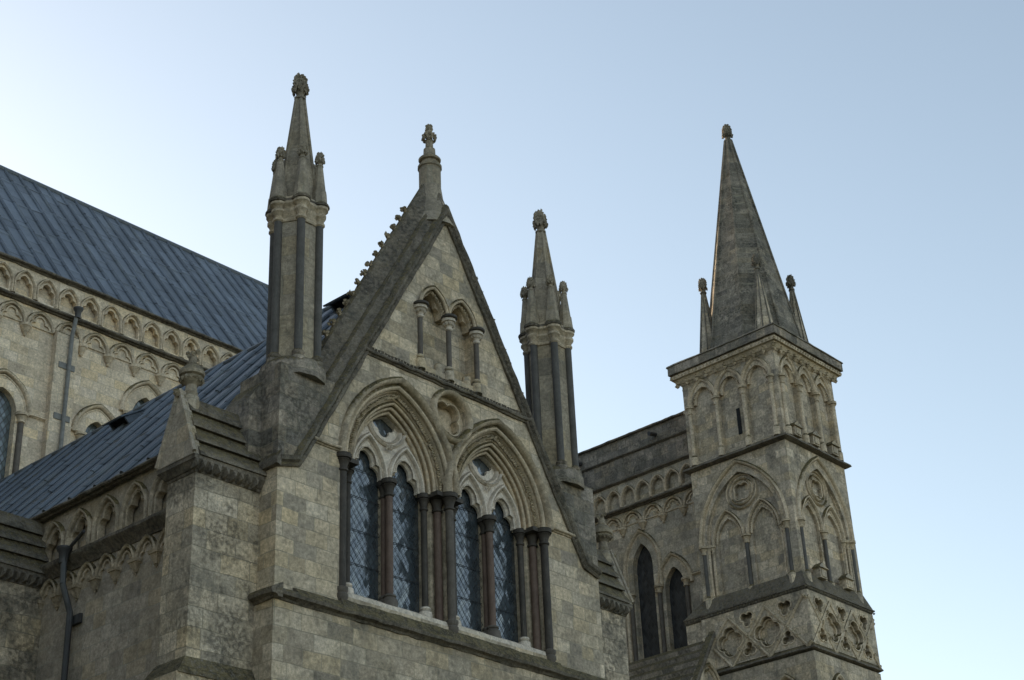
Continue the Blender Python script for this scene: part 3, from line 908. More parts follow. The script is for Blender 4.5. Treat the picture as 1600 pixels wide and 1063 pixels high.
# ---- porch buttresses with ridged stone caps
def buttress(xo, xi, y0, y1, finial_on=True, full=True):
    s = -1 if xo < xi else 1           # outward direction
    F = Fr('N', y0)
    a, b = min(xo, xi), max(xo, xi)
    ym = (y0 + y1) / 2
    mb = MB(); mb.box(F, a, b, 8.0, 11.28, 0, -(y1 - y0))
    bt = mb.build('buttress', M['buttress'], porch)
    # lower stage with weathering
    L = MB()
    e = .28
    a2, b2 = (a - e, b) if s < 0 else (a, b + e)
    lo = [(a2, y0 - .2, 7.68), (b2, y0 - .2, 7.68), (b2, y1 + .0, 7.68), (a2, y1 + .0, 7.68)]
    hi = [(a + .001, y0 + .001, 8.03), (b, y0 + .001, 8.03), (b, y1, 8.03), (a + .001, y1, 8.03)]
    L.prism(lo, hi)
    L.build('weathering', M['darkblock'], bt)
    L = MB()
    lo = [(p[0], p[1] + .03, -1.6) for p in lo]; hi2 = [(p[0], p[1], 7.68) for p in lo]
    L.prism(lo, hi2); L.build('lower_stage', M['buttress'], bt)
    # cornice under the cap
    Cn = MB(); o = .13
    ca, cb_ = (a - o, b) if s < 0 else (a, b + o)
    def ring(z, k):
        aa, bb = (a - o * k, b) if s < 0 else (a, b + o * k)
        return [(aa, y0 - o * k, z), (bb, y0 - o * k, z), (bb, y1 + o * k, z), (aa, y1 + o * k, z)]
    Cn.prism(ring(11.14, .1), ring(11.2, .2)); Cn.prism(ring(11.201, .3), ring(11.32, 1.0)); Cn.prism(ring(11.321, 1.05), ring(11.4, 1.05))
    x = ca
    while x < cb_ - .1:
        Cn.add([(x, y0 - .15, 11.33), (x + .09, y0 - .15, 11.33), (x + .09, y0 - .03, 11.15), (x, y0 - .03, 11.15), (x + .045, y0 - .17, 11.2)], [(0, 1, 4), (1, 2, 4), (2, 3, 4), (3, 0, 4), (0, 3, 2, 1)])
        x += .16
    Cn.build('leaf_cornice', M['mossy'], bt)
    # stepped courses of the ridged roof, solid prisms
    Rf = MB(); n = 4; zt = 12.66
    for k in range(n):
        za, zb = 11.4 + (zt - 11.4) * k / n, 11.4 + (zt - 11.4) * (k + 1) / n
        ha = (y1 - y0) / 2 + .13; 
        wa = ha * (1 - k / n) ; wb = ha * (1 - (k + 1) / n) - .03 if k < n - 1 else .04
        ia, ib = (ca + .10 - .0 * k, cb_) if s < 0 else (ca, cb_ - .10)
        Rf.prism([(ia, ym - wa - .04, za + .001), (ia, ym + wa + .04, za + .001), (ia, ym + wa + .035, za + .05), (ia, ym + wb, zb), (ia, ym - wb, zb), (ia, ym - wa - .035, za + .05)], [(ib, ym - wa - .04, za + .001), (ib, ym + wa + .04, za + .001), (ib, ym + wa + .035, za + .05), (ib, ym + wb, zb), (ib, ym - wb, zb), (ib, ym - wa - .035, za + .05)])
    cap = Rf.build('cap', M['mossy'], bt)
    # gable at the outer end with raised edges
    xe = ca if s < 0 else cb_
    G = MB()
    hw_ = (y1 - y0) / 2 + .13
    x1, x2 = xe + (-s) * -.02, xe - s * .14
    tri = [(ym - hw_, 11.401), (ym + hw_, 11.401), (ym, 12.76)]
    G.prism([(x1, p[0], p[1]) for p in tri], [(x2, p[0], p[1]) for p in tri])
    for sg in (-1, 1): G.bar((x1, ym + sg * hw_, 11.44), (x1, ym + sg * .02, 12.74), .04, 6)
    for j in range(8): G.blob((x1 + s * .04, ym + rng.uniform(-.06, .06), 12.66 + rng.uniform(-.08, .08)), .055, rng)
    G.build('cap_gable', M['side'], cap)
    # finial: knop on a stalk
    fx, fy = (xe + .22 if s < 0 else xe - .22), ym
    mb = MB()
    mb.lathe(fx, fy, [(12.4, .16), (12.66, .15), (12.72, .11), (12.75, .12), (12.78, .105), (12.9, .095), (12.93, .12), (12.98, .18), (13.04, .2), (13.06, .17), (13.08, .22), (13.13, .235), (13.2, .2), (13.26, .13), (13.29, .1), (13.31, .11), (13.33, .08), (13.45, .07), (13.55, .05)], 18)
    for k in range(14): mb.blob((fx + .19 * math.cos(k * .4488), fy + .19 * math.sin(k * .4488), 13.0), .05, rng)
    for k in range(14): mb.blob((fx + .09 * math.cos(k * 1.05), fy + .09 * math.sin(k * 1.05), 13.44 + (k % 3) * .055), .05, rng)
    mb.build('finial', M['pinnacle'], bt)
buttress(15.23, 16.6, 20.45, 21.2)
buttress(15.23, 16.6, 26.9, 27.65)
buttress(26.51, 25.14, 20.45, 21.2)
buttress(26.51, 25.14, 26.9, 27.65)
# dark shoulder blocks where the caps die into the pinnacle bases
for xa, xb in ((16.32, 16.6), (25.14, 25.42)):
    mb = MB()
    mb.prism([(xa, 20.46, 11.4), (xb, 20.46, 11.4), (xb, 21.3, 11.4), (xa, 21.3, 11.4)], [(xb - .26 if xa < 20 else xb - .28, 20.5, 12.9), (xb, 20.5, 13.3), (xb, 21.2, 13.3), (xb - .26 if xa < 20 else xb - .28, 21.2, 12.9)])
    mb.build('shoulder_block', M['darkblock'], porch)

# ---- lead roof of the porch
def lead_roof(name, parent, e0, e1, ridge, eave, rise_axis, spacing, seam, rr=.03, phase=0.0, th=.08, mat='lead'):
    """e0..e1 run along the ridge; ridge=(pos,z); eave=(pos,z) across; rise_axis 'x' or 'y' is the across axis"""
    def P(a, t, h=0):
        dx, dz = ridge[0] - eave[0], ridge[1] - eave[1]; L = math.hypot(dx, dz)
        c = eave[0] + dx * t - dz / L * h * (1 if dx > 0 else -1); z = eave[1] + dz * t + abs(dx) / L * h
        return (c, a, z) if rise_axis == 'x' else (a, c, z)
    mb = MB()
    mb.prism([P(e0, 0), P(e0, 1), P(e0, 1, -th), P(e0, 0, -th)], [P(e1, 0), P(e1, 1), P(e1, 1, -th), P(e1, 0, -th)])
    a = e0 + phase; rnd = random.Random(11)
    while a < e1:
        lo = 0.0; off = .0
        # a roll is laid in lengths that overlap a little
        sm = [min(.97, q + rnd.uniform(-.07, .07)) for q in seam]
        cuts = [0] + sm + [1]
        for i in range(len(cuts) - 1):
            j = rnd.uniform(-.012, .012)
            mb.bar(P(a + j, cuts[i], rr * .45), P(a + j, min(1, cuts[i + 1] + .02), rr * .3), rr * rnd.uniform(.92, 1.12), 8)
        for t in sm:
            vs = [P(a, t, .002), P(a + spacing, t + .004, .002), P(a + spacing, t + .008, .026), P(a, t + .004, .026), P(a, t + .03, .002), P(a + spacing, t + .03, .002)]
            if a + spacing < e1: mb.add(vs, [(0, 1, 2, 3), (3, 2, 5, 4)])
        a += spacing
    return mb.build(name, M[mat], parent)
pr = lead_roof('roof', porch, 20.86, 36.9, (AX, 17.68), (16.63, 12.84), 'x', .86, (.25, .52, .8), .06, .3, mat='leadporch')
lead_roof('roof', porch, 20.86, 36.9, (AX, 17.68), (25.11, 12.84), 'x', .86, (.25, .52, .8), .06, .3, mat='leadporch')
mb = MB(); mb.bar((AX, 20.86, 17.70), (AX, 36.9, 17.70), .06, 8); mb.build('ridge_roll', M['lead'], porch)
# louvred vent in the slope and a hatch by the gable
def vent(y, t, w_, h_):
    def P(a, tt, h):
        dx, dz = AX - 16.63, 17.68 - 12.84; L = math.hypot(dx, dz)
        return (16.63 + dx * tt - dz / L * h, a, 12.84 + dz * tt + dx / L * h)
    mb = MB()
    T = h_ / math.hypot(AX - 16.63, 17.68 - 12.84)
    q = [P(y, t, 0), P(y + w_, t, 0), P(y + w_, t + T * 2.2, 0), P(y, t + T * 2.2, 0)]
    hgt = .26
    top = [P(y, t, hgt), P(y + w_, t, hgt), P(y + w_, t + T * 2.2, .02), P(y, t + T * 2.2, .02)]
    mb.prism([P(y - .05, t - .02, hgt), P(y + w_ + .05, t - .02, hgt), P(y + w_ + .05, t + T * 2.2, .03), P(y - .05, t + T * 2.2, .03)],
             [P(y - .05, t - .02, hgt + .04), P(y + w_ + .05, t - .02, hgt + .04), P(y + w_ + .05, t + T * 2.2, .06), P(y - .05, t + T * 2.2, .06)])
    for yy in (y, y + w_ - .04): mb.prism([P(yy, t, 0), P(yy, t + T * 2.2, 0), P(yy, t, hgt)], [P(yy + .04, t, 0), P(yy + .04, t + T * 2.2, 0), P(yy + .04, t, hgt)])
    o = mb.build('roof_vent', M['lead'], porch)
    d = MB(); d.prism([P(y + .04, t + .012, .01), P(y + w_ - .04, t + .012, .01), P(y + w_ - .04, t + .012, hgt), P(y + .04, t + .012, hgt)], [P(y + .04, t + .02, .01), P(y + w_ - .04, t + .02, .01), P(y + w_ - .04, t + .02, hgt), P(y + .04, t + .02, hgt)])
    d.build('opening', M['dark'], o)
vent(29.5, .80, .62, .3)
vent(22.0, .84, .6, .26)

# ---- drain pipe with hopper, east side of the porch
def drainpipe(parent, pts, rr, hopper=None, brackets=(), F=None, mt='iron'):
    mb = MB()
    for a, b in zip(pts, pts[1:]): mb.bar(a, b, rr, 10)
    o = mb.build('drainpipe', M[mt], parent)
    if hopper:
        h = MB(); x, y, z = hopper
        h.lathe(x, y, [(z - .3, rr * 1.3), (z - .1, rr * 1.6), (z - .04, rr * 2.3), (z, rr * 2.5), (z + .02, rr * 2.5)], 10)
        h.build('hopper', M['iron'], o)
    for (x, y, z, wd, ax) in brackets:
        b = MB()
        if ax == 'y': b.prism([(x - .01, y - wd, z - .09), (x - .01, y + wd, z - .09), (x - .01, y + wd, z + .09), (x - .01, y - wd, z + .09)], [(x + .05, y - wd, z - .09), (x + .05, y + wd, z - .09), (x + .05, y + wd, z + .09), (x + .05, y - wd, z + .09)])
        else: b.prism([(x - wd, y - .01, z - .09), (x + wd, y - .01, z - .09), (x + wd, y - .01, z + .09), (x - wd, y - .01, z + .09)], [(x - wd, y + .05, z - .09), (x + wd, y + .05, z - .09), (x + wd, y + .05, z + .09), (x - wd, y + .05, z + .09)])
        b.build('bracket', M[mt], o)
    return o
drainpipe(porch, [(16.30, 25.84, 11.45), (16.30, 25.80, 10.9), (16.46, 25.72, 10.35), (16.46, 25.70, -1.6)], .062, (16.30, 25.85, 11.62), [(16.54, 25.71, 10.22, .22, 'y'), (16.54, 25.71, 7.2, .22, 'y')])
mb = MB(); mb.bar((16.36, 25.8, 11.62), (16.30, 25.25, 11.80), .035, 8); mb.build('spout', M['iron'], porch)

# ================================================================== THE NAVE
YN = 37.0
FV = Fr('N', YN)
nave = root('church_nave', 'long nave wall with blind arcaded parapet and steep blue-grey lead roof behind the porch', 'church nave', (30, 42, -1.6))
holesN = []; winN = []
def lancet(c, sill, spring, hw_, h): winN.append((c, sill, spring, hw_, h)); return [(c - hw_, sill)] + parch(c, spring, hw_, h, 9) + [(c + hw_, sill)]
for (c, sp_, hw_, h) in ((20.93, 20.12, .48, .62), (19.3, 21.27, .5, .8), (17.7, 20.12, .42, .55), (24.03, 20.12, .4, .56), (25.62, 21.27, .46, .72), (27.2, 20.12, .4, .56), (30.6, 20.12, .4, .56), (32.2, 21.27, .46, .72), (33.8, 20.12, .4, .56), (36.5, 20.12, .4, .56), (38.1, 21.27, .46, .72), (39.7, 20.12, .4, .56)):
    holesN.append(lancet(c, 17.3, sp_, hw_, h))
mb = MB(); mb.plate(FV, [(-16, -1.6), (46.2, -1.6), (46.2, 23.6), (-16, 23.6)], holesN, 0, -.6)
nw = mb.build('wall', M['nave'], nave)
for (c, sill, sp_, hw_, h) in winN:
    W = MB()
    p = parch(c, sp_, hw_ + .34, h + .42, 10)
    W.sweep(FV, p, orders(.0, .02, -.34, -.2, 4, -.28))
    for s in (-1, 1):
        W.box(FV, c + s * hw_ - .05 + s * .05, c + s * hw_ + .05 + s * .05, sill, sp_, -.1, -.4) if False else None
    wo = W.build('window', M['navetrim'], nave)
    Hd = MB(); Hd.sweep(FV, p, HOOD); Hd.build('hood_mould', M['navetrim'], wo)
    G = MB(); G.box(FV, c - hw_ - .02, c + hw_ + .02, sill, sp_ + h + .05, -.22, -.26); G.build('glass', M['glassnave'], wo)
    for s in (-1, 1):
        S = MB(); shaft(S, c + s * (hw_ + .16), YN - .04, sill, sp_ - .28, .085); sh = S.build('shaft', M['marble'], wo)
        K = MB(); capital(K, c + s * (hw_ + .16), YN - .04, sp_ - .3, .085, .3); K.build('capital', M['navetrim'], sh)
for k in range(-2, 5):
    xc = 22.67 + 5.85 * k
    mb = MB(); mb.box(FV, xc - .36, xc + .36, -1.6, 22.9, .22, -.02)
    mb.prism([FV(xc - .36, 22.9, .22), FV(xc + .36, 22.9, .22), FV(xc + .36, 22.9, -.02), FV(xc - .36, 22.9, -.02)], [FV(xc - .36, 23.0, .1), FV(xc + .36, 23.0, .1), FV(xc + .36, 23.0, -.02), FV(xc - .36, 23.0, -.02)])
    mb.build('pilaster', M['nave'], nave)
for a_, b_ in ((21.75, 22.3), (23.05, 23.35)): string(FV, a_, b_, string_prof(20.12, .14, .09)).build('string_course', M['navetrim'], nave)
# corbel table
for k in range(-16, 22):
    xc = 25.1 + .93 * k
    if abs(xc - 22.67) < .42: continue
    K = MB()
    K.lathe(xc, YN - .05, [(22.5, .03), (22.55, .06), (22.58, .05), (22.62, .09), (22.74, .14), (22.76, .17), (22.84, .18), (22.86, .15)], 12)
    K.build('corbel', M['navetrim'], nw)
for k in range(-16, 22):
    xc = 25.1 + .93 * k + .465
    A = MB(); p = parch(xc, 22.88, .41, .5, 7)
    A.sweep(FV, p, [(-.04, 0), (-.04, .09), (0, .13), (.04, .1), (.06, 0)])
    t = trefoil(xc, 22.88, .32, .38, 4)
    A.sweep(FV, t, [(-.03, 0), (-.03, .05), (.01, .07), (.04, 0)])
    A.build('corbel_arch', M['navetrim'], nw)
mb = MB(); string(FV, -16, 46.2, [(-.02, 22.87), (.04, 22.88), (.05, 22.91), (-.02, 22.93)], mb); mb.build('string_course', M['navetrim'], nave)
mb = MB(); string(FV, -16, 46.2, string_prof(23.5, .2, .2), mb); mb.build('lower_cornice', M['mossy'], nave)
# parapet
xs = [21.2 + .737 * k for k in range(-16, 34)]
holes = [[(x - .26, 23.75)] + trefoil(x, 24.02, .26, .34, 3) + [(x + .26, 23.75)] for x in xs]
mb = MB(); mb.plate(FV, [(-16, 23.6), (46.2, 23.6), (46.2, 24.72), (-16, 24.72)], holes, .04, -.1); mb.box(FV, -16, 46.2, 23.6, 24.7, -.14, -.6)
par = mb.build('parapet', M['nave'], nave)
for x in xs:
    A = MB(); p = [(x - .32, 23.68)] + parch(x, 24.02, .32, .46, 7) + [(x + .32, 23.68)]
    A.sweep(FV, p, [(-.03, .02), (-.03, .09), (0, .13), (.03, .13), (.05, .09), (.05, .02)])
    A.build('blind_arch', M['westtrim'], par)
mb = MB(); string(FV, -16, 46.2, string_prof(24.62, .2, .2), mb); mb.build('parapet_cornice', M['mossy'], nave)
lead_roof('roof', nave, -16, 46.4, (42.6, 31.7), (37.25, 24.78), 'y', .557, (.2, .45, .7, .9), .054, .21, mat='leadnave')
lead_roof('roof', nave, -16, 46.4, (42.6, 31.7), (47.95, 24.78), 'y', .557, (), .032, .21, mat='leadnave')
mb = MB(); mb.bar((-16, 42.6, 31.72), (46.4, 42.6, 31.72), .09, 8); mb.build('ridge_roll', M['lead'], nave)
mb = MB(); mb.prism([(46.0, 37.3, 24.7), (46.0, 47.9, 24.7), (46.0, 42.6, 31.6)], [(46.35, 37.3, 24.7), (46.35, 47.9, 24.7), (46.35, 42.6, 31.6)]); mb.build('gable_end', M['west'], nave)
mb = MB(); mb.box(Fr('N', 47.9), -16, 46.2, -1.6, 24.8, 0, -.6); mb.build('rear_wall', M['nave'], nave)
drainpipe(nave, [(22.8, 36.62, 23.66), (22.74, 36.70, 22.9), (22.68, 36.70, 12)], .06, (22.8, 36.6, 23.75), [(22.70, 36.76, 21.9, .26, 'x'), (22.70, 36.76, 20.3, .26, 'x'), (22.70, 36.76, 18.6, .26, 'x')], mt='pipe')
# aisle in front of the nave wall, below the porch eaves
aisle = root('church_aisle', 'low stone aisle with lead roof running along the foot of the nave wall', 'church aisle', (30, 34, -1.6))
mb = MB(); mb.box(Fr('N', 33.6), -8, 16.5, -1.6, 10.2, 0, -3.3); mb.box(Fr('N', 33.6), 25.3, 43.3, -1.6, 10.2, 0, -3.3); mb.build('wall', M['side'], aisle)
mb = MB()
for a, b in ((-8, 16.5), (25.3, 43.3)): mb.prism([(a, 33.4, 10.21), (a, 36.9, 10.21), (a, 36.9, 11.2)], [(b, 33.4, 10.21), (b, 36.9, 10.21), (b, 36.9, 11.2)])
mb.build('roof', M['lead'], aisle)

# ================================================================== WEST RANGE WALL
XW = 46.3
FW = Fr('E', XW)
west = root('church_wall', 'high plain-topped stone wall with two dark lancet windows between porch pinnacle and turret', 'church wall', (47, 34, -1.6))
def lanc(c, sill, spring, hw_, h): return [(c - hw_, sill)] + parch(c, spring, hw_, h, 10) + [(c + hw_, sill)]
LW = ((34.7, 17.3, 21.12, .46, .92), (33.33, 17.3, 19.95, .44, .80))
hw2 = [lanc(*q) for q in LW]
mb = MB(); mb.plate(FW, [(30.7, -1.6), (38.0, -1.6), (38.0, 23.6), (30.7, 23.6)], hw2, 0, -.7); ww = mb.build('wall', M['west'], west)
for i, (c, sill, sp_, hw_, h) in enumerate(LW):
    W = MB(); p = parch(c, sp_, hw_ + .3, h + .42, 12)
    if i == 0: p = [(c - hw_ - .3, 20.2)] + p + [(c + hw_ + .3, sill)]
    W.sweep(FW, p, orders(.0, .02, -.3, -.2, 4, -.3))
    wo = W.build('window', M['westtrim'], west, 'taller left lancet' if i == 0 else 'shorter right lancet')
    Hd = MB(); Hd.sweep(FW, p, HOOD); Hd.build('hood_mould', M['westtrim'], wo)
    if i == 1:
        J = MB(); J.box(FW, 32.78, 32.9, sill, sp_, .0, -.35); J.build('jamb', M['westtrim'], wo)
    G = MB(); G.box(FW, c - hw_ - .02, c + hw_ + .02, sill - .05, sp_ + h + .05, -.24, -.28); G.build('glass', M['glassdark'], wo)
for y, z1 in ((33.99, 20.0), (32.76, 19.95), (35.3, 20.0)):
    S = MB(); shaft(S, XW - .06, y, 17.3, z1 - .1, .085) if False else S.lathe(XW - .06, y, [(17.3, .085), (18.5, .085), (z1 - .1, .085)], 12); sh = S.build('shaft', M['marble'], west)
    K = MB(); capital(K, XW - .06, y, z1 - .12, .085, .3); K.build('capital', M['westtrim'], sh)
mb = MB(); string(FW, 31, 38, [(-.05, 16.9), (.15, 16.95), (.2, 17.05), (.15, 17.12), (-.35, 17.4), (-.35, 16.9)], mb); mb.build('sill_string', M['mossy'], west)
mb = MB(); string(FW, 30.8, 32.55, string_prof(20.16, .14, .09), mb); mb.build('string_course', M['westtrim'], west)
for k in range(-4, 4):
    yc = 34.5 + .96 * k
    if yc < 30.9 or yc > 37: continue
    K = MB()
    K.lathe(XW - .05, yc, [(22.5, .03), (22.55, .06), (22.58, .05), (22.62, .09), (22.74, .14), (22.76, .17), (22.84, .18), (22.86, .15)], 12)
    K.build('corbel', M['westtrim'], ww)
    A = MB(); cc = yc + .48; p = parch(cc, 22.88, .42, .5, 7)
    A.sweep(FW, p, [(-.04, 0), (-.04, .09), (0, .13), (.04, .1), (.06, 0)])
    A.sweep(FW, trefoil(cc, 22.88, .33, .38, 4), [(-.03, 0), (-.03, .05), (.01, .07), (.04, 0)])
    A.build('corbel_arch', M['westtrim'], ww)
mb = MB(); string(FW, 30.7, 38, [(-.02, 22.87), (.04, 22.88), (.05, 22.91), (-.02, 22.93)], mb); mb.build('string_course', M['westtrim'], west)
mb = MB(); string(FW, 30.7, 37.7, string_prof(23.48, .22, .22), mb); mb.build('lower_cornice', M['mossy'], west)
ys = [36.5 - .705 * k for k in range(0, 8)]
holes = [[(y - .27, 23.75)] + parch(y, 24.02, .27, .36, 5) + [(y + .27, 23.75)] for y in ys]
mb = MB(); mb.plate(FW, [(30.7, 23.6), (38.0, 23.6), (38.0, 24.75), (30.7, 24.75)], holes, .02, -.1); mb.box(FW, 30.7, 38, 23.6, 24.7, -.14, -.7)
par = mb.build('parapet', M['west'], west)
for y in ys:
    A = MB(); p = [(y - .32, 23.68)] + parch(y, 24.02, .32, .44, 7) + [(y + .32, 23.68)]
    A.sweep(FW, p, [(-.03, .0), (-.03, .07), (0, .1), (.03, .1), (.05, .07), (.05, 0)])
    A.build('blind_arch', M['westtrim'], par)
mb = MB(); string(FW, 30.7, 38, string_prof(24.66, .2, .16), mb); mb.build('string_course', M['mossy'], west)
mb = MB(); mb.box(FW, 30.7, 38.0, 24.75, 26.5, -.01, -.7); mb.build('upper_wall', M['darkblock'], west)
mb = MB(); string(FW, 30.7, 38, string_prof(25.72, .14, .1), mb); string(FW, 30.7, 38, [(-.72, 26.5), (.08, 26.5), (.1, 26.56), (-.1, 26.68), (-.6, 26.68)], mb); mb.build('coping', M['mossy'], west)
for y in (33.6, 37.3):
    mb = MB(); mb.bar((46.32, y, 26.12), (45.9, y, 26.04), .08, 8); mb.build('rain_spout', M['iron'], west)

# ================================================================== STAIR TURRET
tur = root('stair_turret', 'square stone stair turret with blind arcades, diaper band and tall pyramid spire at the right', 'turret', (46.35, 28.9, -1.6))
X0, X1, Y0, Y1 = 44.5, 48.25, 26.9, 30.9
def ring_prism(mb, z0, e0, z1, e1, x0=X0, x1=X1, y0=Y0, y1=Y1):
    def q(e, z):
        P_ = [(x0 - e, y0 - e), (x1 + e, y0 - e), (x1 + e, y1 + e), (x0 - e, y1 + e)]; o_ = []
        for i in range(4):
            a, b = P_[i], P_[(i + 1) % 4]
            o_ += [(a[0] + (b[0] - a[0]) * k / 14, a[1] + (b[1] - a[1]) * k / 14, z) for k in range(14)]
        return o_
    mb.prism(q(e0, z0), q(e1, z1))
TE, TN = Fr('E', X0), Fr('N', Y0)
TW = lambda u, v, d: (X1 + d, u, v)
TS = lambda u, v, d: (u, Y1 + d, v)
core = MB(); ring_prism(core, -1.6, -.3, 27.0, -.3); core.build('core_wall', M['tower'], tur)
# --- belfry stage 23.4 .. 26.5 : three arches a side
def shell(F, a, b, z0, z1, holes, d=0, t=.32, name='wall', mat='tower', lab=None):
    e = .004 if F in (TE, TW) else .012
    mb = MB(); mb.plate(F, [(a + e, z0), (b - e, z0), (b - e, z1), (a + e, z1)], holes, d, d - t); return mb.build(name, M[mat], tur, lab)
for F, a, b, main in ((TE, Y0, Y1, 1), (TN, X0, X1, 1), (TW, Y0, Y1, 0), (TS, X0, X1, 0)):
    L = b - a; m_ = .27 if F in (TE, TS) else .1
    n = 3; pitch = (L - .5) / 3; st = a + .25
    hs = []; cs = [st + pitch * (i + .5) for i in range(3)]
    for c in cs: hs.append([(c - pitch / 2 + .1, 23.45)] + parch(c, 25.62, pitch / 2 - .1, .62, 7) + [(c + pitch / 2 - .1, 23.45)])
    shell(F, a, b, 23.3, 26.75, hs, 0, .16)
    bk = MB(); bk.box(F, a + .02, b - .02, 23.3, 26.7, -.165, -.31); bk.build('recessed_wall', M['tower'], tur)
    for c in cs:
        A = MB(); p = parch(c, 25.66, pitch / 2 - .03, .84, 9)
        A.sweep(F, p, [(-.05, -.05), (-.05, .03), (-.02, .07), (.02, .07), (.04, .11), (.08, .08), (.09, -.02)])
        A.sweep(F, p, [(-.2, -.16), (-.2, -.10), (-.16, -.05), (-.1, -.05), (-.08, -.1), (-.08, -.16)])
        carved(A, F, p, -.13, -.04, .09, .04, rng)
        A.build('blind_arch', M['westtrim'], tur)
    for i in range(4):
        c = st + pitch * i
        S = MB(); x, y, _ = F(c, 0, .03); shaft(S, x, y, 23.45, 25.3, .075); sh = S.build('shaft', M['westtrim'], tur)
        K = MB(); capital(K, x, y, 25.28, .075, .34); K.build('capital', M['westtrim'], sh)
        K = MB(); K.lathe(x, y, [(23.3, .13), (23.6, .13), (23.64, .1), (23.7, .075)], 10); K.build('shaft_base', M['westtrim'], sh)
mb = MB(); mb.box(TE, 28.66, 28.80, 23.95, 24.95, -.14, -.17); mb.build('slit_window', M['dark'], tur)
# little gabled seats at the foot of the arcades, north side
for zc, xs_ in ((23.35, (45.15, 46.3, 47.5)), (18.3, (45.55, 47.15))):
    for x in xs_:
        mb = MB(); mb.box(TN, x - .2, x + .2, zc, zc + .34, .17, -.1)
        mb.prism([TN(x - .28, zc + .34, .24), TN(x + .28, zc + .34, .24), TN(x + .2, zc + .42, .2), TN(x, zc + .56, .2), TN(x - .2, zc + .42, .2)], [TN(x - .28, zc + .34, -.1), TN(x + .28, zc + .34, -.1), TN(x + .2, zc + .42, -.1), TN(x, zc + .56, -.1), TN(x - .2, zc + .42, -.1)])
        mb.box(TN, x - .13, x + .13, zc + .05, zc + .28, .2, .1)
        mb.build('gabled_niche', M['tower'], tur)
# cornice
mb = MB()
ring_prism(mb, 26.55, .02, 26.62, .08); ring_prism(mb, 26.621, .10, 26.78, .2); ring_prism(mb, 26.781, .28, 26.9, .3); ring_prism(mb, 26.901, .22, 26.975, .24)
for F, a, b in ((TE, Y0, Y1), (TN, X0, X1), (TW, Y0, Y1), (TS, X0, X1)):
    k = a - .1
    while k < b + .15:
        x, y, _ = F(k, 0, .13)
        mb.blob((x, y, 26.56), .1, rng); mb.blob((x, y, 26.68), .09, rng)
        k += .42
    k = a - .25
    while k < b + .3:
        x, y, _ = F(k, 0, .28); mb.blob((x, y, 26.84), .065, rng); k += .16
mb.build('cornice', M['westtrim'], tur, angle=25)
mb = MB(); ring_prism(mb, 26.98, .34, 27.3, .34); ring_prism(mb, 27.301, .38, 27.36, .36); ring_prism(mb, 27.36, .3, 27.6, -.3); mb.build('parapet', M['darkblock'], tur)
# string below belfry
mb = MB(); ring_prism(mb, 23.1, .06, 23.16, .2); ring_prism(mb, 23.161, .2, 23.24, .18); ring_prism(mb, 23.241, .15, 23.38, -.05); mb.build('string_course', M['mossy'], tur)
# --- middle stage 18 .. 23.1, one great arch a side over two lights and a circle
for F, a, b, main in ((TE, Y0, Y1, 1), (TN, X0, X1, 1), (TW, Y0, Y1, 0), (TS, X0, X1, 0)):
    c = (a + b) / 2 + (.06 if F is TE else 0); L = b - a
    w_ = L / 2 - .28
    big = [(c - w_ + .16, 18.3)] + parch(c, 20.25, w_ - .16, 2.3, 12) + [(c + w_ - .16, 18.3)]
    shell(F, a, b, 17.9, 23.1, [big], 0, .2)
    sub = []
    for cc in (c - .72 * L / 4, c + .72 * L / 4):
        sub.append([(cc - .5, 18.3)] + parch(cc, 20.2, .5, .86, 8) + [(cc + .5, 18.3)])
    mb = MB(); mb.plate(F, [(a + .1, 17.9), (b - .1, 17.9), (b - .1, 22.9), (a + .1, 22.9)], sub + [foil(c, 21.85, .33, 4, PI / 4)], -.16, -.26); mb.box(F, a + .1, b - .1, 17.9, 22.9, -.265, -.31)
    pl = mb.build('recessed_wall', M['tower'], tur)
    A = MB(); p = parch(c, 20.25, w_, 2.62, 14)
    A.sweep(F, p, orders(.0, .02, -.22, -.16, 3, -.2)); A.sweep(F, p, HOOD)
    A.build('great_arch', M['westtrim'], tur)
    A = MB()
    for cc in (c - .72 * L / 4, c + .72 * L / 4):
        p = parch(cc, 20.25, .62, 1.08, 10)
        A.sweep(F, p, [(-.03, -.18), (-.03, -.1), (0, -.05), (.04, -.05), (.06, -.1), (.06, -.18)])
        A.sweep(F, p, [(-.14, -.2), (-.14, -.15), (-.1, -.12), (-.06, -.15), (-.06, -.2)])
        carved(A, F, p, -.07, -.13, .09, .035, rng)
    A.build('sub_arch', M['westtrim'], tur)
    A = MB()
    for rr in (.62, .46): A.sweep(F, circle(c, 21.85, rr, 30), [(-.03, -.18), (-.03, -.11), (0, -.07), (.03, -.11), (.03, -.18)], closed=True)
    A.sweep(F, foil(c, 21.85, .34, 4, PI / 4), [(-.0, -.18), (.0, -.12), (.03, -.11), (.05, -.18)], closed=True)
    A.build('roundel', M['westtrim'], tur)
    for dx, d in ((-w_ + .02, .0), (-w_ + .17, -.08), (-w_ + .3, -.14), (0, -.1), (w_ - .3, -.14), (w_ - .17, -.08), (w_ - .02, .0)):
        x, y, _ = F(c + dx, 0, d); rr = .07 if dx in (0, -w_ + .02, w_ - .02) else .05
        S = MB(); shaft(S, x, y, 18.4, 19.96, rr); sh = S.build('shaft', M['marblep'] if rr == .07 else M['westtrim'], tur)
        K = MB(); capital(K, x, y, 19.94, rr, .32, 1.1); K.build('capital', M['westtrim'], sh)
        K = MB(); K.lathe(x, y, [(17.95, rr * 2), (18.35, rr * 2), (18.4, rr * 1.5), (18.46, rr)], 10); K.build('shaft_base', M['tower'], sh)
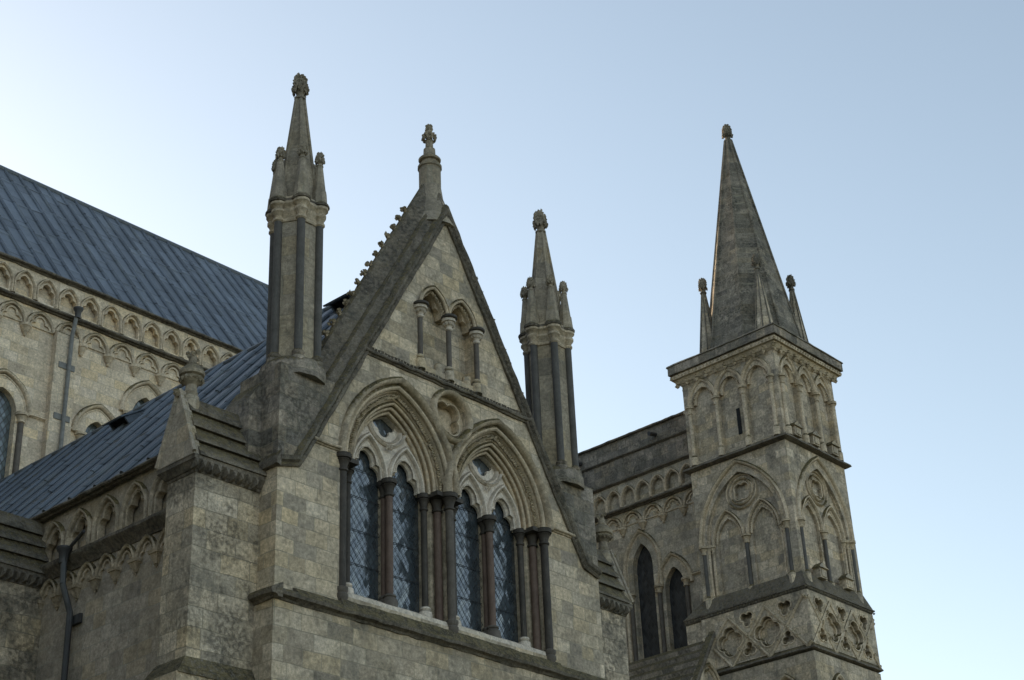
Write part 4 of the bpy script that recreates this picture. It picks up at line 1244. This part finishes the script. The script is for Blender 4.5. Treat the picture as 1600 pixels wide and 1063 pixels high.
# --- weathering above the diaper band
LY = 31.65
mb = MB()
q = lambda e, z, ex=0: [(X0 - e, Y0 - e, z), (X1 + e, Y0 - e, z), (X1 + e, LY - ex, z), (X0 - e, LY - ex, z)]
mb.prism(q(.2, 17.82), q(.0, 18.36, .75))
mb.prism(q(.23, 17.77), q(.23, 17.819))
mb.build('weathering', M['mossy'], tur)
mb = MB()
mb.prism(q(.14, 17.64), q(.2, 17.769))
for F, a, b in ((TE, Y0 - .25, LY), (TN, X0 - .25, X1 + .25)):
    k = a
    while k < b:
        mb.blob(F(k, 17.71, .19), .05, rng); k += .12
mb.build('leaf_cornice', M['mossy'], tur)
# --- diaper band 15.85 .. 17.64 : lattice with quatrefoils
def diaper(F, c0, pitch, n, a, b, mirror=1):
    z0, z1, zc, hh = 15.86, 17.66, 16.64, .86
    cs = [c0 + pitch * i for i in range(n)]
    holes = []
    for c in cs:
        if a + .5 < c < b - .4: holes.append(foil(c, zc, .5, 4, 0, 6, .48))
    for c in [c0 + pitch * (i - .5) for i in range(n + 1)]:
        if a + .35 < c < b - .35:
            t = foil(c, zc + .72, .34, 3, -PI / 2, 6, .5)
            holes.append([(p[0], min(p[1], z1 - .05)) for p in t] if False else foil(c, zc + .62, .27, 3, PI / 2 * 3, 5))
            holes.append(foil(c, zc - .42, .25, 3, PI / 2, 5))
    holes = [h for h in holes if min(p[1] for p in h) > z0 + .01 and max(p[1] for p in h) < z1 - .01 and min(p[0] for p in h) > a + .02 and max(p[0] for p in h) < b - .02]
    a += .004 if F is not TN else .01; b -= .004 if F is not TN else .01
    mb = MB(); mb.plate(F, [(a, z0), (b, z0), (b, z1), (a, z1)], holes, .17, -.04)
    mb.box(F, a + .24, b - .25, z0, z1 - .01, -.05, -.3)
    bd = mb.build('diaper_band', M['tower'], tur)
    r_ = MB()
    for h in holes: r_.sweep(F, h, [(-.0, .13), (0, .19), (.035, .2), (.06, .15)], closed=True)
    for c in cs:
        if a + .5 < c < b - .4: r_.sweep(F, foil(c, zc, .44, 4, 0, 6, .48), [(-.02, -.05), (-.02, .02), (.01, .05), (.03, .02), (.03, -.05)], closed=True)
    hw_ = pitch / 2
    for i in range(-1, n + 1):
        c = c0 + pitch * i
        for s in (-1, 1):
            p0, p1 = Vector((c - s * 0, zc + hh)), Vector((c + s * 2 * hw_, zc - hh))
            # clip to band
            def cl(p, q, lim, gt):
                return p
            if a - .01 <= min(p0.x, p1.x) or max(p0.x, p1.x) <= b + .01 or True:
                xa, xb = p0.x, p1.x
                ts = [0, 1]
                lo_, hi_ = sorted((xa, xb))
                t0 = 0; t1 = 1
                if xb > xa:
                    t0 = max(0, (a - xa) / (xb - xa)); t1 = min(1, (b - xa) / (xb - xa))
                else:
                    t0 = max(0, (b - xa) / (xb - xa)); t1 = min(1, (a - xa) / (xb - xa))
                if t1 - t0 > .05:
                    A_, B_ = p0.lerp(p1, t0), p0.lerp(p1, t1)
                    r_.bar(F(A_.x, A_.y, .17), F(B_.x, B_.y, .17), .06, 6)
                    for kk in range(3):
                        m_ = A_.lerp(B_, (kk + 1) / 4); 
                        r_.blob(F(m_.x, m_.y, .24), .05, rng)
    r_.build('lattice', M['westtrim'], bd)
diaper(TE, 26.88, 1.5, 4, Y0 - .16, 30.95)
diaper(TN, 44.30, 1.36, 4, X0 - .16, X1 + .16)
diaper(TW, 26.88, 1.5, 4, Y0 - .16, 30.95)
mb = MB(); mb.box(Fr('E', X0), 30.95, LY, -1.6, 17.64, .10, -.5); mb.build('lower_wall', M['tower'], tur)
mb = MB()
for z0, e0, z1, e1 in ((15.66, .15, 15.70, .23), (15.701, .23, 15.76, .22), (15.761, .21, 15.87, .14)): ring_prism(mb, z0, e0, z1, e1)
mb.build('string_course', M['mossy'], tur)
mb = MB(); ring_prism(mb, -1.6, .14, 15.62, .14); mb.build('lower_wall', M['tower'], tur)
for F, c in ((TE, 27.9), (TN, 45.6), (TE, 29.8), (TN, 47.2)):
    A = MB(); p = [(c - .5, 12)] + parch(c, 14.2, .5, .82, 9) + [(c + .5, 12)]
    A.sweep(F, p, [(-.05, .13), (-.05, .2), (0, .26), (.05, .26), (.08, .2), (.08, .13)]); A.build('blind_arch', M['westtrim'], tur)
# --- great spire and its four corner spirelets
SX, SY = 46.3, 28.8
def spire(name, cx, cy, z0, z1, R0, R1, n, rib, a0, mat, parent):
    mb = MB(); mb.lathe(cx, cy, [(z0 + (z1 - z0) * k / 6, R0 + (R1 - R0) * k / 6) for k in range(7)], n, a0) if R0 < 1 else mb.lathe(cx, cy, [(z0 + (z1 - z0) * k / 40, R0 + (R1 - R0) * k / 40) for k in range(41)], n, a0)
    o = mb.build(name, M[mat], parent, angle=20)
    rb = MB()
    for k in range(n):
        a = a0 + 2 * PI * k / n
        rb.bar((cx + R0 * math.cos(a), cy + R0 * math.sin(a), z0), (cx + R1 * math.cos(a), cy + R1 * math.sin(a), z1), rib, 6)
    rb.build('ribs', M['spire'], o)
    return o
sp = spire('spire', SX, SY, 27.35, 37.25, 1.88, .12, 8, .06, PI / 8, 'spire', tur)
finial('spire_finial', SX, SY, 37.2, 37.98, .21, M['spire'], tur, rng)
for x in (45.12, 47.35):
    for y in (27.5, 29.95):
        s = spire('corner_spirelet', x, y, 27.3, 30.3, .42, .07, 8, .03, PI / 8, 'tower', tur)
        finial('corner_finial', x, y, 30.28, 30.95, .17, M['spire'], s, rng)

# --- small gabled building at the foot of the turret
gb = root('gabled_bay', 'small stone-roofed gable with moulded arch at the left foot of the turret', 'gable', (43.9, 33, -1.6))
xr, zr, ex, ez, yf, yb = 44.36, 17.1, 42.9, 14.9, 30.62, 36.9
mb = MB(); n = 7
for k in range(n):
    t0, t1 = k / n, (k + 1) / n
    xa, za, xb, zb = ex + (xr - ex) * t0, ez + (zr - ez) * t0, ex + (xr - ex) * t1, ez + (zr - ez) * t1
    mb.prism([(xa - .05, yf, za - .02), (xb + .02, yf, zb - .13), (xb + .02, yf, zb - .3), (xa, yf, za - .3)], [(xa - .05, yb, za - .02), (xb + .02, yb, zb - .13), (xb + .02, yb, zb - .3), (xa, yb, za - .3)])
mb.build('roof', M['darkblock'], gb)
mb = MB(); mb.prism([(ex, yf - .08, 9), (xr + .1, yf - .08, 9), (xr + .1, yf - .08, zr - .1), (xr, yf - .08, zr), (ex, yf - .08, ez)], [(ex, yf + .2, 9), (xr + .1, yf + .2, 9), (xr + .1, yf + .2, zr - .1), (xr, yf + .2, zr), (ex, yf + .2, ez)])
mb.box(Fr('E', ex), yf, yb, -1.6, ez - .1, -.05, -1.4)
mb.build('wall', M['tower'], gb)
mb = MB(); FG = Fr('N', yf - .08)
mb.sweep(FG, [(ex - .1, ez - .14), (xr, zr + .02)], [(-.06, -.1), (-.06, .08), (0, .12), (.08, .08), (.1, -.1)])
mb.build('coping', M['mossy'], gb)
mb = MB()
for rr, d in ((.56, .08), (.44, .04)):
    p = [(43.85 - rr, 13)] + parch(43.85, 15.1, rr, rr * 1.5, 9) + [(43.85 + rr, 13)]
    mb.sweep(FG, p, [(-.04, -.02), (-.04, d), (0, d + .05), (.05, d), (.05, -.02)])
mb.build('arch_moulding', M['westtrim'], gb)

# ================================================================== TRANSEPT, out of view, added to block sky light from the east
tp = root('unseen_transept', 'tall plain transept arm, unseen, added east of the porch to block sky light, with buttresses and lead roof', 'church transept', (-14, 26, -1.6))
mb = MB(); mb.box(Fr('N', 12), -20, -8, -1.6, 24.6, 0, -25.2); mb.build('wall', M['nave'], tp)
mb = MB(); mb.prism([(-20.2, 12.3, 24.601), (-7.8, 12.3, 24.601), (-14, 12.3, 31.7)], [(-20.2, 42.6, 24.601), (-7.8, 42.6, 24.601), (-14, 42.6, 31.7)]); mb.build('roof', M['lead'], tp)
for y in (12.2, 18.4, 24.6, 30.8):
    mb = MB(); mb.box(Fr('E', -8.01), y, y + 1.1, -1.6, 20, -1.1 , .0); mb.build('buttress', M['nave'], tp)
mb = MB(); string(lambda u, v, d: (-8 + d, u, v), 12, 37, string_prof(24.4, .2, .2), mb); mb.build('cornice', M['mossy'], tp)
for y in (15.9, 22.1, 28.3, 34.2):
    TWF = lambda u, v, d: (-7.99 + d, u, v)
    mb = MB(); mb.sweep(TWF, [(y - .9, 9)] + parch(y, 17, .9, 1.5, 8) + [(y + .9, 9)], HOOD); wo = mb.build('window', M['navetrim'], tp)
    mb = MB(); mb.plate(TWF, [(y - .85, 9)] + parch(y, 17, .85, 1.4, 8) + [(y + .85, 9)], [], .004, -.05); mb.build('glass', M['glassdark'], wo)
